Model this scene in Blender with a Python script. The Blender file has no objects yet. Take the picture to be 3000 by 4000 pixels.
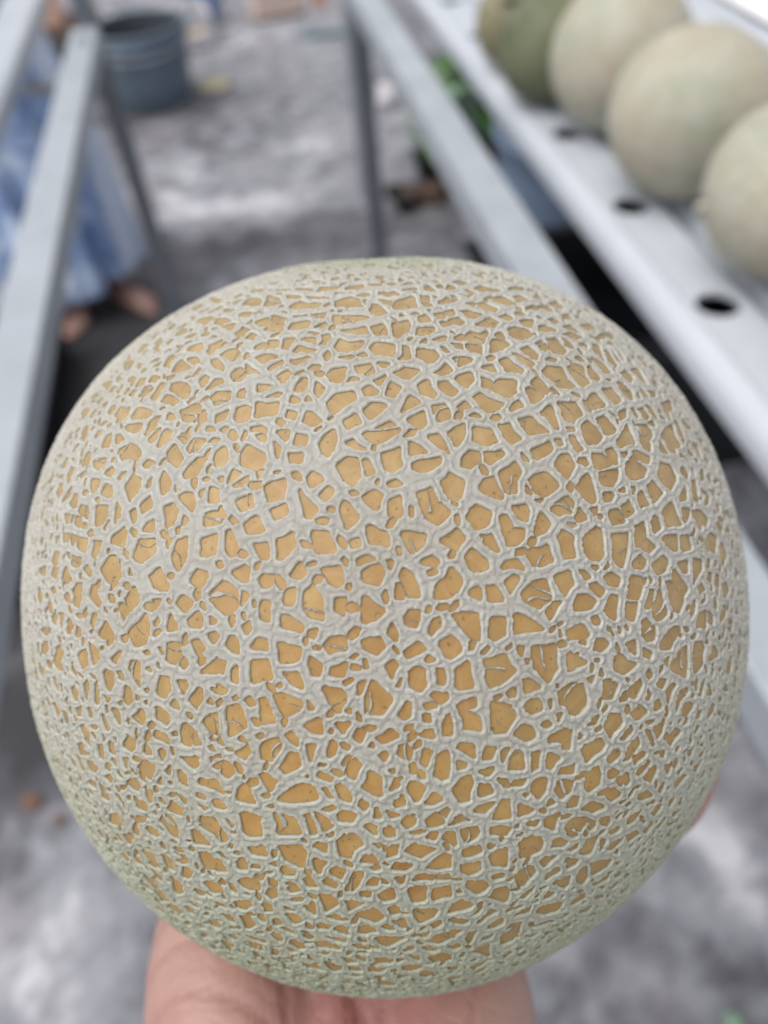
import bpy, bmesh, math, random
import numpy as np
from mathutils import Vector, Matrix
R = math.radians
random.seed(7); rng = np.random.default_rng(11)
sc = bpy.context.scene

# ------------------------------------------------------------------ camera
# The two steel rails run away from the lens and give one vanishing point, the
# table legs give the other: together they fix the lens and the tilt.
F_PX = 3150.0
CAM_H = 1.35
_y = np.array([-860, 3280, -F_PX]); _y /= np.linalg.norm(_y)
_z = -np.array([340, -3000, -F_PX]); _z -= _y * (_z @ _y); _z /= np.linalg.norm(_z)
_x = np.cross(_y, _z)
RW = np.stack([_x, _y, _z])                     # camera space -> world space
CAM = np.array([0.0, 0.0, CAM_H])
cam_d = bpy.data.cameras.new('camera'); cam = bpy.data.objects.new('camera', cam_d)
sc.collection.objects.link(cam); sc.camera = cam
M = Matrix([list(RW[0]) + [0], list(RW[1]) + [0], list(RW[2]) + [CAM_H], [0, 0, 0, 1]])
cam.matrix_world = M
cam_d.sensor_fit = 'VERTICAL'; cam_d.sensor_height = 24.0; cam_d.lens = 24.0 * F_PX / 4000.0
cam_d.clip_start = 0.01; cam_d.clip_end = 400.0
cam_d.dof.use_dof = True; cam_d.dof.focus_distance = 0.124; cam_d.dof.aperture_fstop = 6.6
cam_d.dof.aperture_blades = 0

# ------------------------------------------------------------------ sky, sun, exposure
SUN_EL, SUN_AZ = R(66), R(-100)                  # azimuth measured from +Y towards +X
w = bpy.data.worlds.new('World'); sc.world = w; w.use_nodes = True
nt = w.node_tree; nt.nodes.clear()
out = nt.nodes.new('ShaderNodeOutputWorld'); bg = nt.nodes.new('ShaderNodeBackground')
sky = nt.nodes.new('ShaderNodeTexSky'); sky.sky_type = 'NISHITA'; sky.sun_disc = False
sky.sun_elevation = SUN_EL; sky.sun_rotation = SUN_AZ
sky.air_density = 1.0; sky.dust_density = 4.0; sky.ozone_density = 1.0
hs = nt.nodes.new('ShaderNodeHueSaturation'); hs.inputs['Saturation'].default_value = 0.22   # thin bright cloud
nt.links.new(sky.outputs[0], hs.inputs['Color']); nt.links.new(hs.outputs[0], bg.inputs[0])
bg.inputs[1].default_value = 0.14; nt.links.new(bg.outputs[0], out.inputs[0])
sl = bpy.data.lights.new('sun', 'SUN'); sun = bpy.data.objects.new('sun', sl); sc.collection.objects.link(sun)
sl.energy = 1.0; sl.angle = R(60); sl.color = (1.0, 0.97, 0.92)
sd = Vector((math.sin(SUN_AZ) * math.cos(SUN_EL), math.cos(SUN_AZ) * math.cos(SUN_EL), math.sin(SUN_EL)))
sun.rotation_euler = sd.to_track_quat('Z', 'Y').to_euler(); sun.location = (0, 0, 6)
sc.view_settings.view_transform = 'Standard'; sc.view_settings.look = 'None'
sc.view_settings.exposure = 0.45; sc.view_settings.gamma = 1.0; sc.view_settings.use_curve_mapping = False

# ------------------------------------------------------------------ helpers
def tag(o, label=None, cat=None, group=None, kind=None):
    if label: o['label'] = label
    if cat: o['category'] = cat
    if group: o['group'] = group
    if kind: o['kind'] = kind
    return o
def empty(name, loc, rz=0.0):
    o = bpy.data.objects.new(name, None); sc.collection.objects.link(o)
    o.location = loc; o.rotation_euler = (0, 0, rz); o.empty_display_size = 0.05
    return o
def link(name, me, mat=None, parent=None, loc=None, rot=None, smooth=False):
    o = bpy.data.objects.new(name, me); sc.collection.objects.link(o)
    if mat is not None and not me.materials: me.materials.append(mat)
    if parent is not None: o.parent = parent
    if loc is not None: o.location = loc
    if rot is not None: o.rotation_euler = rot
    if smooth: me.polygons.foreach_set('use_smooth', np.ones(len(me.polygons), bool))
    return o
def from_bm(name, bm, mat, parent=None, loc=None, rot=None, smooth=False):
    me = bpy.data.meshes.new(name); bm.normal_update(); bm.to_mesh(me); bm.free()
    return link(name, me, mat, parent, loc, rot, smooth)
def mesh_np(name, V, Q, mat=None, smooth=True):
    """V (n,3) floats, Q (m,4) ints"""
    me = bpy.data.meshes.new(name)
    me.vertices.add(len(V)); me.vertices.foreach_set('co', np.asarray(V, np.float32).ravel())
    k = Q.shape[1]
    me.loops.add(Q.size); me.loops.foreach_set('vertex_index', np.asarray(Q, np.int32).ravel())
    me.polygons.add(len(Q)); me.polygons.foreach_set('loop_start', np.arange(0, Q.size, k, dtype=np.int32))
    me.update(calc_edges=True)
    if smooth: me.polygons.foreach_set('use_smooth', np.ones(len(Q), bool))
    if mat: me.materials.append(mat)
    return me
def attr(me, name, a):
    at = me.attributes.new(name, 'FLOAT', 'POINT'); at.data.foreach_set('value', np.asarray(a, np.float32))
def box(bm, c, s, bev=0.0, rot=None):
    r = bmesh.ops.create_cube(bm, size=1.0)
    vs = r['verts']
    for v in vs: v.co = Vector((v.co.x * s[0], v.co.y * s[1], v.co.z * s[2]))
    if bev > 0:
        es = list({e for v in vs for e in v.link_edges})
        rb = bmesh.ops.bevel(bm, geom=es, offset=bev, segments=2, affect='EDGES', profile=0.5)
        vs = list({v for f in rb['faces'] for v in f.verts} | {v for v in vs if v.is_valid})
    m = Matrix.Translation(c) @ (rot.to_4x4() if rot is not None else Matrix.Identity(4))
    bmesh.ops.transform(bm, matrix=m, verts=vs)
    return vs
def lathe(bm, prof, n=40, c=(0, 0, 0), cap=True):
    rings = []
    for (r, z) in prof:
        rings.append([bm.verts.new((c[0] + r * math.cos(2 * math.pi * i / n), c[1] + r * math.sin(2 * math.pi * i / n), c[2] + z)) for i in range(n)])
    for a, b in zip(rings, rings[1:]):
        for i in range(n):
            bm.faces.new((a[i], a[(i + 1) % n], b[(i + 1) % n], b[i]))
    if cap:
        bm.faces.new(list(reversed(rings[0])))
        bm.faces.new(rings[-1])
def tube(bm, pts, rad, n=10):
    pts = [Vector(p) for p in pts]
    rads = rad if hasattr(rad, '__len__') else [rad] * len(pts)
    rings = []
    for i, p in enumerate(pts):
        t = (pts[min(i + 1, len(pts) - 1)] - pts[max(i - 1, 0)]).normalized()
        u = t.cross(Vector((0.13, 0.27, 0.95))).normalized(); v = t.cross(u)
        rings.append([bm.verts.new(p + (u * math.cos(2 * math.pi * k / n) + v * math.sin(2 * math.pi * k / n)) * rads[i]) for k in range(n)])
    for a, b in zip(rings, rings[1:]):
        for i in range(n): bm.faces.new((a[i], a[(i + 1) % n], b[(i + 1) % n], b[i]))
    bm.faces.new(list(reversed(rings[0]))); bm.faces.new(rings[-1])
def ray(px, py):
    d = RW @ np.array([px - 1500.0, 2000.0 - py, -F_PX]); return d / np.linalg.norm(d)
def at(px, py, z=0.0):
    """where the line of sight through a point of the photograph meets the level z"""
    d = ray(px, py); return Vector(CAM + d * ((CAM_H - z) / -d[2]))

# ------------------------------------------------------------------ materials
class NT:
    def __init__(s, name):
        s.m = bpy.data.materials.new(name); s.m.use_nodes = True; s.t = s.m.node_tree
        s.p = s.t.nodes['Principled BSDF']
    def n(s, kind, **kw):
        x = s.t.nodes.new('ShaderNode' + kind)
        for k, v in kw.items():
            if isinstance(k, str) and hasattr(x, k): setattr(x, k, v)
        return x
    def l(s, a, b): s.t.links.new(a, b)
    def noise(s, scale, detail=4, rough=0.55, vec=None, dist=0.0, dims='3D', w=None):
        x = s.n('TexNoise'); x.noise_dimensions = dims
        x.inputs['Scale'].default_value = scale; x.inputs['Detail'].default_value = detail
        x.inputs['Roughness'].default_value = rough; x.inputs['Distortion'].default_value = dist
        s.l(vec if vec is not None else s.co(), x.inputs['Vector'])
        if w is not None: s.l(w, x.inputs['W'])
        return x.outputs['Fac']
    def co(s):
        if not hasattr(s, '_co'): s._co = s.n('TexCoord').outputs['Object']
        return s._co
    def ramp(s, fac, stops, interp='LINEAR'):
        x = s.n('ValToRGB'); cr = x.color_ramp; cr.interpolation = interp
        while len(cr.elements) < len(stops): cr.elements.new(0.5)
        for e, (p, c) in zip(cr.elements, stops):
            e.position = p; e.color = (c[0], c[1], c[2], 1) if hasattr(c, '__len__') else (c, c, c, 1)
        s.l(fac, x.inputs[0]); return x.outputs[0]
    def mix(s, fac, a, b, mode='MIX'):
        x = s.n('Mix'); x.data_type = 'RGBA'; x.blend_type = mode
        for sock, v in ((x.inputs[0], fac), (x.inputs[6], a), (x.inputs[7], b)):
            if hasattr(v, 'is_linked') or hasattr(v, 'links'): s.l(v, sock)
            elif hasattr(v, '__len__'): sock.default_value = (v[0], v[1], v[2], 1)
            else: sock.default_value = v
        return x.outputs[2]
    def math(s, op, a, b=0.0, c=None, clamp=False):
        x = s.n('Math'); x.operation = op; x.use_clamp = clamp
        for i, v in enumerate((a, b) + ((c,) if c is not None else ())):
            if hasattr(v, 'links'): s.l(v, x.inputs[i])
            else: x.inputs[i].default_value = v
        return x.outputs[0]
    def attr(s, name):
        x = s.n('Attribute'); x.attribute_name = name; return x
    def bump(s, h, dist, strength=1.0, prev=None):
        x = s.n('Bump'); x.inputs['Strength'].default_value = strength; x.inputs['Distance'].default_value = dist
        s.l(h, x.inputs['Height'])
        if prev is not None: s.l(prev, x.inputs['Normal'])
        return x.outputs[0]
    def setp(s, col=None, rough=None, normal=None, **kw):
        for k, v in (('Base Color', col), ('Roughness', rough), ('Normal', normal)) + tuple(kw.items()):
            if v is None: continue
            i = s.p.inputs[k]
            if hasattr(v, 'links'): s.l(v, i)
            elif hasattr(v, '__len__'): i.default_value = (v[0], v[1], v[2], 1) if len(i.default_value) == 4 else v
            else: i.default_value = v
        return s.m
def simple(name, col, rough=0.5, var=0.12, scale=20, bump=0.0, **kw):
    q = NT(name)
    f = q.noise(scale, 5, 0.6)
    lo = tuple(c * (1 - var) for c in col); hi = tuple(min(1, c * (1 + var)) for c in col)
    c = q.ramp(f, [(0.3, lo), (0.7, hi)])
    nrm = q.bump(q.noise(scale * 4, 5, 0.6), bump) if bump else None
    return q.setp(c, rough, nrm, **kw)

def mat_netting():
    q = NT('cork_netting')
    F = q.attr('ridge').outputs['Fac']                     # mm from the nearest edge of the cork
    co = q.co()
    wv = q.math('MULTIPLY', F, 4.2)
    fibre = q.noise(330, 4, 0.65, dims='4D', w=wv)         # fibres follow the ridges
    blotch = q.noise(60, 3, 0.5)
    fine = q.noise(2600, 3, 0.6)
    centre = q.ramp(q.math('ADD', F, q.math('MULTIPLY', q.math('SUBTRACT', q.noise(700, 3, 0.6), 0.5), 0.25)), [(0.22, 0.0), (0.50, 1.0)], 'EASE')
    edge = (0.90, 0.865, 0.76); mid = (0.76, 0.735, 0.655)
    c = q.mix(centre, edge, mid)
    fb = q.ramp(fibre, [(0.38, 0.0), (0.62, 1.0)])
    c = q.mix(q.math('MULTIPLY', fb, 0.65), c, q.mix(0.75, c, (0.88, 0.85, 0.77)))
    dk = q.ramp(fibre, [(0.34, 1.0), (0.50, 0.0)])
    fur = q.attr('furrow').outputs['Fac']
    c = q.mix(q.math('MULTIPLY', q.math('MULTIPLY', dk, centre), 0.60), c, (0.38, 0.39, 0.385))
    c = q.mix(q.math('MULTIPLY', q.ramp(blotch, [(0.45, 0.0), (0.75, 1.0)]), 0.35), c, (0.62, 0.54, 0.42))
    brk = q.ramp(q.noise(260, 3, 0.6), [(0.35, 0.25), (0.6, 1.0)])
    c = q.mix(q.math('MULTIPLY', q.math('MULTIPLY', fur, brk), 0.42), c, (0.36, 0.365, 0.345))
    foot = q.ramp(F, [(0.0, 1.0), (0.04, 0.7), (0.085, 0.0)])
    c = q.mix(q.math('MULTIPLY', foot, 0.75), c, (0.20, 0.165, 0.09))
    g = q.attr('green').outputs['Fac']
    c = q.mix(q.math('MULTIPLY', g, 0.75), c, q.mix(1.0, c, (0.66, 0.76, 0.58), 'MULTIPLY'))
    b = q.bump(fibre, 0.00035, 1.0)
    b = q.bump(fine, 0.00006, 0.6, b)
    return q.setp(c, 0.75, b, **{'Specular IOR Level': 0.25, 'Subsurface Weight': 0.08, 'Subsurface Radius': (0.002, 0.0015, 0.001), 'Subsurface Scale': 1.0})
def mat_rind():
    q = NT('yellow_rind')
    co = q.co()
    a = q.noise(38, 5, 0.6); b2 = q.noise(220, 4, 0.65); sp = q.noise(1300, 2, 0.5)
    c = q.ramp(a, [(0.3, (0.30, 0.155, 0.045)), (0.48, (0.39, 0.225, 0.075)), (0.60, (0.33, 0.205, 0.075)), (0.75, (0.35, 0.245, 0.11))])
    c = q.mix(q.math('MULTIPLY', q.ramp(b2, [(0.48, 0.0), (0.70, 1.0)]), 0.5), c, (0.46, 0.33, 0.12))
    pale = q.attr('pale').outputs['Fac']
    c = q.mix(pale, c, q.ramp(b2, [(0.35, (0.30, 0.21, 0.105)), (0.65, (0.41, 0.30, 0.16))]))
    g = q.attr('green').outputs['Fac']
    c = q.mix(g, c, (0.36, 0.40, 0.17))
    c = q.mix(q.math('MULTIPLY', q.ramp(sp, [(0.655, 0.0), (0.71, 1.0)]), 0.7), c, (0.16, 0.09, 0.035))
    vein = q.n('TexVoronoi'); vein.feature = 'DISTANCE_TO_EDGE'; vein.inputs['Scale'].default_value = 95
    q.l(co, vein.inputs['Vector'])
    vl = q.ramp(vein.outputs['Distance'], [(0.0, 1.0), (0.035, 0.0)])
    c = q.mix(q.math('MULTIPLY', vl, 0.10), c, (0.70, 0.42, 0.28))
    nb = q.bump(q.noise(500, 3, 0.5), 0.00008, 0.5)
    return q.setp(c, 0.52, nb, **{'Specular IOR Level': 0.35, 'Subsurface Weight': 0.12, 'Subsurface Radius': (0.004, 0.002, 0.0008), 'Subsurface Scale': 1.0})
def mat_skin():
    q = NT('skin')
    a = q.noise(22, 4, 0.5); b2 = q.noise(90, 4, 0.6)
    c = q.ramp(a, [(0.3, (0.41, 0.265, 0.205)), (0.5, (0.40, 0.24, 0.20)), (0.7, (0.34, 0.18, 0.155))])
    red = q.attr('palm').outputs['Fac']
    c = q.mix(q.math('MULTIPLY', red, 0.8), c, q.ramp(b2, [(0.3, (0.38, 0.18, 0.17)), (0.7, (0.26, 0.085, 0.085))]))
    wv = q.n('TexWave'); wv.wave_type = 'BANDS'; wv.bands_direction = 'X'; wv.inputs['Scale'].default_value = 38
    wv.inputs['Distortion'].default_value = 3.0; wv.inputs['Detail'].default_value = 3
    q.l(q.co(), wv.inputs['Vector'])
    b = q.bump(wv.outputs['Fac'], 0.0003, 0.4); b = q.bump(q.noise(900, 3, 0.6), 0.0002, 0.5, b)
    vl = q.n('TexVoronoi'); vl.feature = 'DISTANCE_TO_EDGE'; vl.inputs['Scale'].default_value = 170; q.l(q.co(), vl.inputs['Vector'])
    b = q.bump(q.ramp(vl.outputs['Distance'], [(0.0, 0.0), (0.12, 1.0)]), 0.00025, 0.4, b)
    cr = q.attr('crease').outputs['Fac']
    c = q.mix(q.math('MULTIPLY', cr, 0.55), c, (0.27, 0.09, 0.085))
    b = q.bump(q.math('SUBTRACT', 1.0, cr), 0.002, 0.8, b)
    return q.setp(c, 0.5, b, **{'Subsurface Weight': 0.2, 'Subsurface Radius': (0.012, 0.004, 0.002), 'Subsurface Scale': 1.0})
def mat_concrete():
    q = NT('weathered_concrete')
    st = q.attr('stain_shade').outputs['Fac']
    a = q.noise(1.6, 6, 0.62); b2 = q.noise(9, 7, 0.65, dist=0.4); d = q.noise(45, 6, 0.7)
    x = q.math('ADD', q.math('MULTIPLY', b2, 0.75), q.math('MULTIPLY', a, 0.35))
    x = q.math('ADD', x, st)
    x = q.math('ADD', x, q.math('MULTIPLY', d, 0.16))
    x = q.math('ADD', x, q.math('MULTIPLY', q.math('SUBTRACT', q.noise(15, 4, 0.6, dist=0.8), 0.5), 0.45))
    c = q.ramp(x, [(0.30, (0.035, 0.035, 0.04)), (0.52, (0.105, 0.106, 0.120)), (0.64, (0.210, 0.212, 0.236)), (0.76, (0.30, 0.302, 0.33)), (0.92, (0.60, 0.60, 0.63))])
    c = q.mix(q.math('MULTIPLY', q.ramp(q.noise(3.3, 4), [(0.5, 0.0), (0.75, 1.0)]), 0.25), c, (0.27, 0.22, 0.19))
    return q.setp(c, 0.85, q.bump(d, 0.002, 0.6))
def mat_steel(name='galvanised_steel', k=1.0):
    q = NT(name)
    a = q.noise(14, 4, 0.6); v = q.n('TexVoronoi'); v.inputs['Scale'].default_value = 60; q.l(q.co(), v.inputs['Vector'])
    c = q.ramp(a, [(0.3, (0.33, 0.36, 0.395)), (0.7, (0.43, 0.46, 0.50))])
    sp = q.n('SeparateColor'); q.l(v.outputs['Color'], sp.inputs[0]); c = q.mix(q.math('MULTIPLY', sp.outputs[0], 0.25), c, (0.38, 0.41, 0.45))
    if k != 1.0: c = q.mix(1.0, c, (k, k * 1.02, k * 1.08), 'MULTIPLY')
    rr = q.ramp(q.noise(30, 4), [(0.3, 0.38), (0.7, 0.55)])
    return q.setp(c, rr, q.bump(a, 0.0003, 0.3), Metallic=0.15)
def mat_pvc():
    q = NT('white_pvc')
    a = q.noise(8, 5, 0.6); d = q.noise(60, 5, 0.7)
    c = q.ramp(a, [(0.3, (0.43, 0.46, 0.51)), (0.7, (0.50, 0.53, 0.575))])
    c = q.mix(q.math('MULTIPLY', q.ramp(d, [(0.58, 0.0), (0.8, 1.0)]), 0.35), c, (0.52, 0.50, 0.48))
    return q.setp(c, 0.4, q.bump(a, 0.0004, 0.3))
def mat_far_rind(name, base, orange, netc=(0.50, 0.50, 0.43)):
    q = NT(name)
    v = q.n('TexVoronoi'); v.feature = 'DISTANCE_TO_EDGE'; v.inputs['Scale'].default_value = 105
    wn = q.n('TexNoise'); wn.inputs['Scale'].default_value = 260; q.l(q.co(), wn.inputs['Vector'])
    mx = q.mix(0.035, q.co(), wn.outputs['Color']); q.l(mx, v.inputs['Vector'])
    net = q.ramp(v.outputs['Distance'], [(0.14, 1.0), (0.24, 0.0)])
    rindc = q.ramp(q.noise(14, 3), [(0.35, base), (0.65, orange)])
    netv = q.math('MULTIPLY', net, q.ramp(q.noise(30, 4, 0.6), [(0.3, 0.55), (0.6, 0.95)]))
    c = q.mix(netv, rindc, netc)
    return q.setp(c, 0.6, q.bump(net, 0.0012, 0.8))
MAT = dict(net=mat_netting(), rind=mat_rind(), skin=mat_skin(), floor=mat_concrete(), steel=mat_steel(), steel_leg_shaded=mat_steel('shaded_steel', 0.36), pvc=mat_pvc(),  # legs: same steel as the rails, their shade put into the colour
           far=mat_far_rind('netted_rind_far', (0.27, 0.28, 0.17), (0.44, 0.31, 0.17)),
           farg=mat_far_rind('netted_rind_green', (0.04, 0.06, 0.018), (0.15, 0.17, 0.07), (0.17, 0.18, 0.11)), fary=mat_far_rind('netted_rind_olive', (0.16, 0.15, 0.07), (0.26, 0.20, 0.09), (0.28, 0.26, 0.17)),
           black=simple('black_plastic', (0.010, 0.011, 0.014), 0.45), water=simple('dark_water', (0.008, 0.010, 0.012), 0.08),
           bucket=simple('grey_blue_plastic', (0.145, 0.19, 0.245), 0.5, 0.2, 6), drum=simple('blue_grey_drum', (0.22, 0.30, 0.42), 0.5, 0.2, 5),
           bucket_in=simple('bucket_inside', (0.05, 0.06, 0.075), 0.6),
           wood=simple('brown_wood', (0.11, 0.065, 0.045), 0.7, 0.35, 9, 0.001), brick=simple('red_brick', (0.50, 0.24, 0.15), 0.85, 0.2, 25, 0.001),
           card=simple('cardboard', (0.55, 0.40, 0.32), 0.8), cardw=simple('pale_cardboard', (0.66, 0.52, 0.46), 0.8, 0.06, 8),
           bag=simple('white_bag', (0.62, 0.60, 0.62), 0.6, 0.15, 10, 0.002), peach=simple('peach_card', (0.70, 0.44, 0.33), 0.8), orange=simple('orange_print', (0.62, 0.28, 0.12), 0.6),
           teal=simple('teal_plastic', (0.05, 0.15, 0.17), 0.5), blue=simple('blue_plastic', (0.03, 0.12, 0.32), 0.45),
           yellow=simple('yellow_plastic', (0.62, 0.42, 0.10), 0.5), cream=simple('cream_plate', (0.46, 0.42, 0.27), 0.6, 0.08, 10),
           leaf=simple('green_leaf', (0.13, 0.30, 0.06), 0.5, 0.5, 12, **{'Subsurface Weight': 0.1}), leafp=simple('pale_leaf', (0.22, 0.36, 0.24), 0.6, 0.3, 9),
           soil=simple('dark_soil', (0.035, 0.024, 0.018), 0.95, 0.4, 40, 0.003), white=simple('white_sheet', (0.88, 0.88, 0.89), 0.7, 0.03, 4),
           grey=simple('grey_board', (0.10, 0.105, 0.11), 0.8), hair=simple('black_hair', (0.012, 0.010, 0.009), 0.5),
           autumn=simple('dry_orange_leaf', (0.15, 0.075, 0.045), 0.8, 0.3, 30))
def mat_dress():
    q = NT('blue_dress_cloth')
    a = q.noise(7, 5, 0.6, dist=0.8); st = q.attr('stripe').outputs['Fac']
    c = q.ramp(a, [(0.3, (0.10, 0.16, 0.33)), (0.45, (0.21, 0.31, 0.54)), (0.54, (0.40, 0.51, 0.74)), (0.66, (0.68, 0.76, 0.88))])
    c = q.mix(st, c, (0.74, 0.82, 0.98))
    return q.setp(c, 0.85, q.bump(q.noise(14, 4), 0.01, 0.4))
MAT['dress'] = mat_dress()

# ------------------------------------------------------------------ ground
def ground():
    def axis(lo, hi, a, b, step, k):
        c = list(np.arange(a, b + 1e-6, step)); s = step; v = a; left = []
        while v > lo: s *= k; v -= s; left.append(v)
        s = step; v = b; right = []
        while v < hi: s *= k; v += s; right.append(v)
        return np.array(left[::-1] + c + right)
    xs = axis(-90, 90, -1.6, 2.2, 0.03, 1.25); ys = axis(-60, 120, 0.2, 6.2, 0.03, 1.25)
    X, Y = np.meshgrid(xs, ys)
    st = np.zeros_like(X)
    # wet, dark and pale patches, plus shade painted in at the bucket's foot: place in the photograph, radii in metres, strength
    for (px, py, rx, ry, s) in [(1050, 700, .22, .28, .035), (1150, 560, .14, .12, .13), (1030, 800, .22, .10, .20), (690, 820, .09, .12, .24), (770, 700, .09, .07, .15), (1250, 570, .12, .1, .12),
                                (700, 640, .16, .12, .1), (880, 160, .35, .16, .10), (1300, 190, .2, .2, .06), (900, 520, .4, .35, -.04), (1300, 930, .4, .14, -.10), (800, 980, .35, .16, -.14),
                                (600, 1000, .12, .25, -.10), (400, 1330, .34, .16, -.32), (500, 1500, .35, .28, -.26), (200, 1700, .25, .5, -.34), (60, 2500, .22, .30, -.22), (120, 2900, .22, .14, -.20),
                                (330, 3330, .07, .10, .16), (220, 3600, .09, .07, .08), (60, 3350, .09, .09, -.03), (420, 3420, .05, .05, -.14), (100, 3850, .12, .05, .12), (420, 3900, .07, .04, -.06),
                                (2750, 3250, .10, .07, .16), (2950, 3400, .09, .09, .14), (2700, 3550, .05, .03, .10), (2550, 3700, .07, .05, -.08), (2880, 3650, .08, .03, .12), (2400, 3900, .08, .05, -.04),
                                (2650, 3900, .08, .04, .06), (2950, 3050, .05, .05, .04), (2900, 3900, .06, .04, -.12), (2700, 1650, .3, .2, .02), (1620, 460, .16, .2, .05), (1650, 660, .12, .16, .04),
                                (1700, 950, .2, .12, -.02), (1680, 820, .22, .06, -.08), (620, 440, .34, .12, -.24), (340, 560, .3, .3, -.05), (1850, 60, .3, .5, -.04)]:
        p = at(px, py, 0)
        d = ((X - p.x) / rx) ** 2 + ((Y - p.y) / ry) ** 2
        st += s * np.exp(-d * 0.9)
    V = np.stack([X.ravel(), Y.ravel(), np.zeros(X.size)], 1)
    ny, nx = X.shape; i = np.arange(nx * ny).reshape(ny, nx)
    Q = np.stack([i[:-1, :-1].ravel(), i[:-1, 1:].ravel(), i[1:, 1:].ravel(), i[1:, :-1].ravel()], 1)
    me = mesh_np('concrete_floor', V, Q, MAT['floor']); attr(me, 'stain_shade', st.ravel())
    tag(link('concrete_floor', me), kind='structure')
ground()

# ------------------------------------------------------------------ steel table frame
def table_frame():
    t = tag(empty('table_frame', (0, 1.0, 0)), 'bare galvanised steel table frame with two long rails behind the melon', 'table frame')
    def part(name, c, s, bev=.003):
        bm = bmesh.new(); box(bm, (c[0], c[1] - 1.0, c[2]), s, bev); return from_bm(name, bm, MAT['steel_leg_shaded' if name == 'leg' else 'steel'], t)
    top = CAM_H - .42
    part('rail', (-.2575, .48, top - .018), (.048, 2.42, .036)); part('rail', (.2485, .55, top - .021), (.047, 2.56, .042))
    part('bracket', (-.335, 1.67, top - .08), (.12, .025, .022))
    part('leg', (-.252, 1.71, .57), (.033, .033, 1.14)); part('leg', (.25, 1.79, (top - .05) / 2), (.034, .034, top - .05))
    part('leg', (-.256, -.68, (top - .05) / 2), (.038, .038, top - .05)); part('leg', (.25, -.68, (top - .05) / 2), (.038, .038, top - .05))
    part('crossbar', (0, -.68, top - .026), (.46, .04, .04))
    for sx in (-.256, .25):
        for y in (1.60 if sx < 0 else 1.79, -.68):
            bm = bmesh.new(); lathe(bm, [(.012, 0), (.012, .004), (.007, .006), (.007, .012)], 12, (sx, y - 1.0, top + .0005)); from_bm('bolt', bm, MAT['steel'], t, smooth=False)
table_frame()

# ------------------------------------------------------------------ white growing channels with planting holes
def channel(x0, x1, top, y0, y1, hole_x, hole_y0, label, holes=True, depth=.030):
    W = x1 - x0; r = .009; rl = .021; cx = (x0 + x1) / 2
    t = tag(empty('growing_channel', (cx, (y0 + y1) / 2, top)), label, 'channel', 'white hydroponic channels')
    oy = (y0 + y1) / 2
    sp = .195
    # body: sides, floor, rounded shoulders
    prof = [(x0 + rl, top)]
    for k in range(1, 9): a = R(90 + k * 11.25); prof.append((x0 + rl + rl * math.cos(a), top - .022 + .022 * math.sin(a)))
    prof += [(x0, top - depth), (x1, top - depth)]
    for k in range(0, 5): a = R(k * 22.5); prof.append((x1 - r + r * math.cos(a), top - r + r * math.sin(a)))
    bm = bmesh.new()
    a_ = [bm.verts.new((x - cx, y0 - oy, z - top)) for x, z in prof]; b_ = [bm.verts.new((x - cx, y1 - oy, z - top)) for x, z in prof]
    for i in range(len(prof) - 1): bm.faces.new((a_[i], a_[i + 1], b_[i + 1], b_[i]))
    for ring, flip in ((a_, True), (b_, False)):           # end caps
        bm.faces.new(ring if flip else list(reversed(ring)))
    o = from_bm('body', bm, MAT['pvc'], t, smooth=True); o.data.set_sharp_from_angle(angle=R(40))
    # lid with round openings
    bm = bmesh.new(); lx0, lx1 = x0 + rl, x1 - r
    ys = []; y = hole_y0
    while y - sp / 2 > y0: y -= sp
    while y + sp / 2 <= y1:
        if y - sp / 2 >= y0: ys.append(y)
        y += sp
    hr = .0195
    def quad(ya, yb):
        bm.faces.new([bm.verts.new((px - cx, py - oy, .0008)) for px, py in ((lx0, ya), (lx1, ya), (lx1, yb), (lx0, yb))])
    if holes and ys:
        quad(y0, ys[0] - sp / 2); quad(ys[-1] + sp / 2, y1)
        for hy in ys:
            ya, yb = hy - sp / 2, hy + sp / 2
            angs = sorted(set([k * 2 * math.pi / 28 for k in range(28)] + [math.atan2(q - hy, p - hole_x) % (2 * math.pi) for p in (lx0, lx1) for q in (ya, yb)]))
            ci, oi, lo = [], [], []
            for a in angs:
                dx, dy = math.cos(a), math.sin(a)
                tt = min([(lx1 - hole_x) / dx if dx > 1e-9 else ((lx0 - hole_x) / dx if dx < -1e-9 else 1e9), (yb - hy) / dy if dy > 1e-9 else ((ya - hy) / dy if dy < -1e-9 else 1e9)])
                oi.append(bm.verts.new((hole_x + dx * tt - cx, hy + dy * tt - oy, .0008)))
                ci.append(bm.verts.new((hole_x + dx * hr - cx, hy + dy * hr - oy, .0008)))
                lo.append(bm.verts.new((hole_x + dx * hr - cx, hy + dy * hr - oy, -.004)))
            n = len(angs)
            for i in range(n):
                j = (i + 1) % n
                bm.faces.new((oi[i], oi[j], ci[j], ci[i])); bm.faces.new((ci[i], ci[j], lo[j], lo[i]))
    else: quad(y0, y1)
    bmesh.ops.remove_doubles(bm, verts=bm.verts, dist=1e-5); bmesh.ops.recalc_face_normals(bm, faces=bm.faces)
    from_bm('lid', bm, MAT['pvc'], t, smooth=False)
    bm = bmesh.new(); box(bm, (0, 0, -.0255), (W - .008, y1 - y0 - .004, .002)); from_bm('water', bm, MAT['water'], t)  # near-black water put in to keep the shade inside the holes
HT = CAM_H - .42
channel(.332, .412, HT, -.5, 2.9, .377, .563, 'white channel nearest the right rail with dark round holes')
channel(.424, .500, HT, -.5, 2.9, .462, .66, 'white channel just behind the melons resting in a row')
channel(.512, .588, HT, -.5, 2.9, .55, .60, 'third white channel from the right rail, behind the melons')
channel(.600, .676, HT, -.5, 2.9, .638, .60, 'fourth white channel from the right rail at upper right corner', holes=False)
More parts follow.
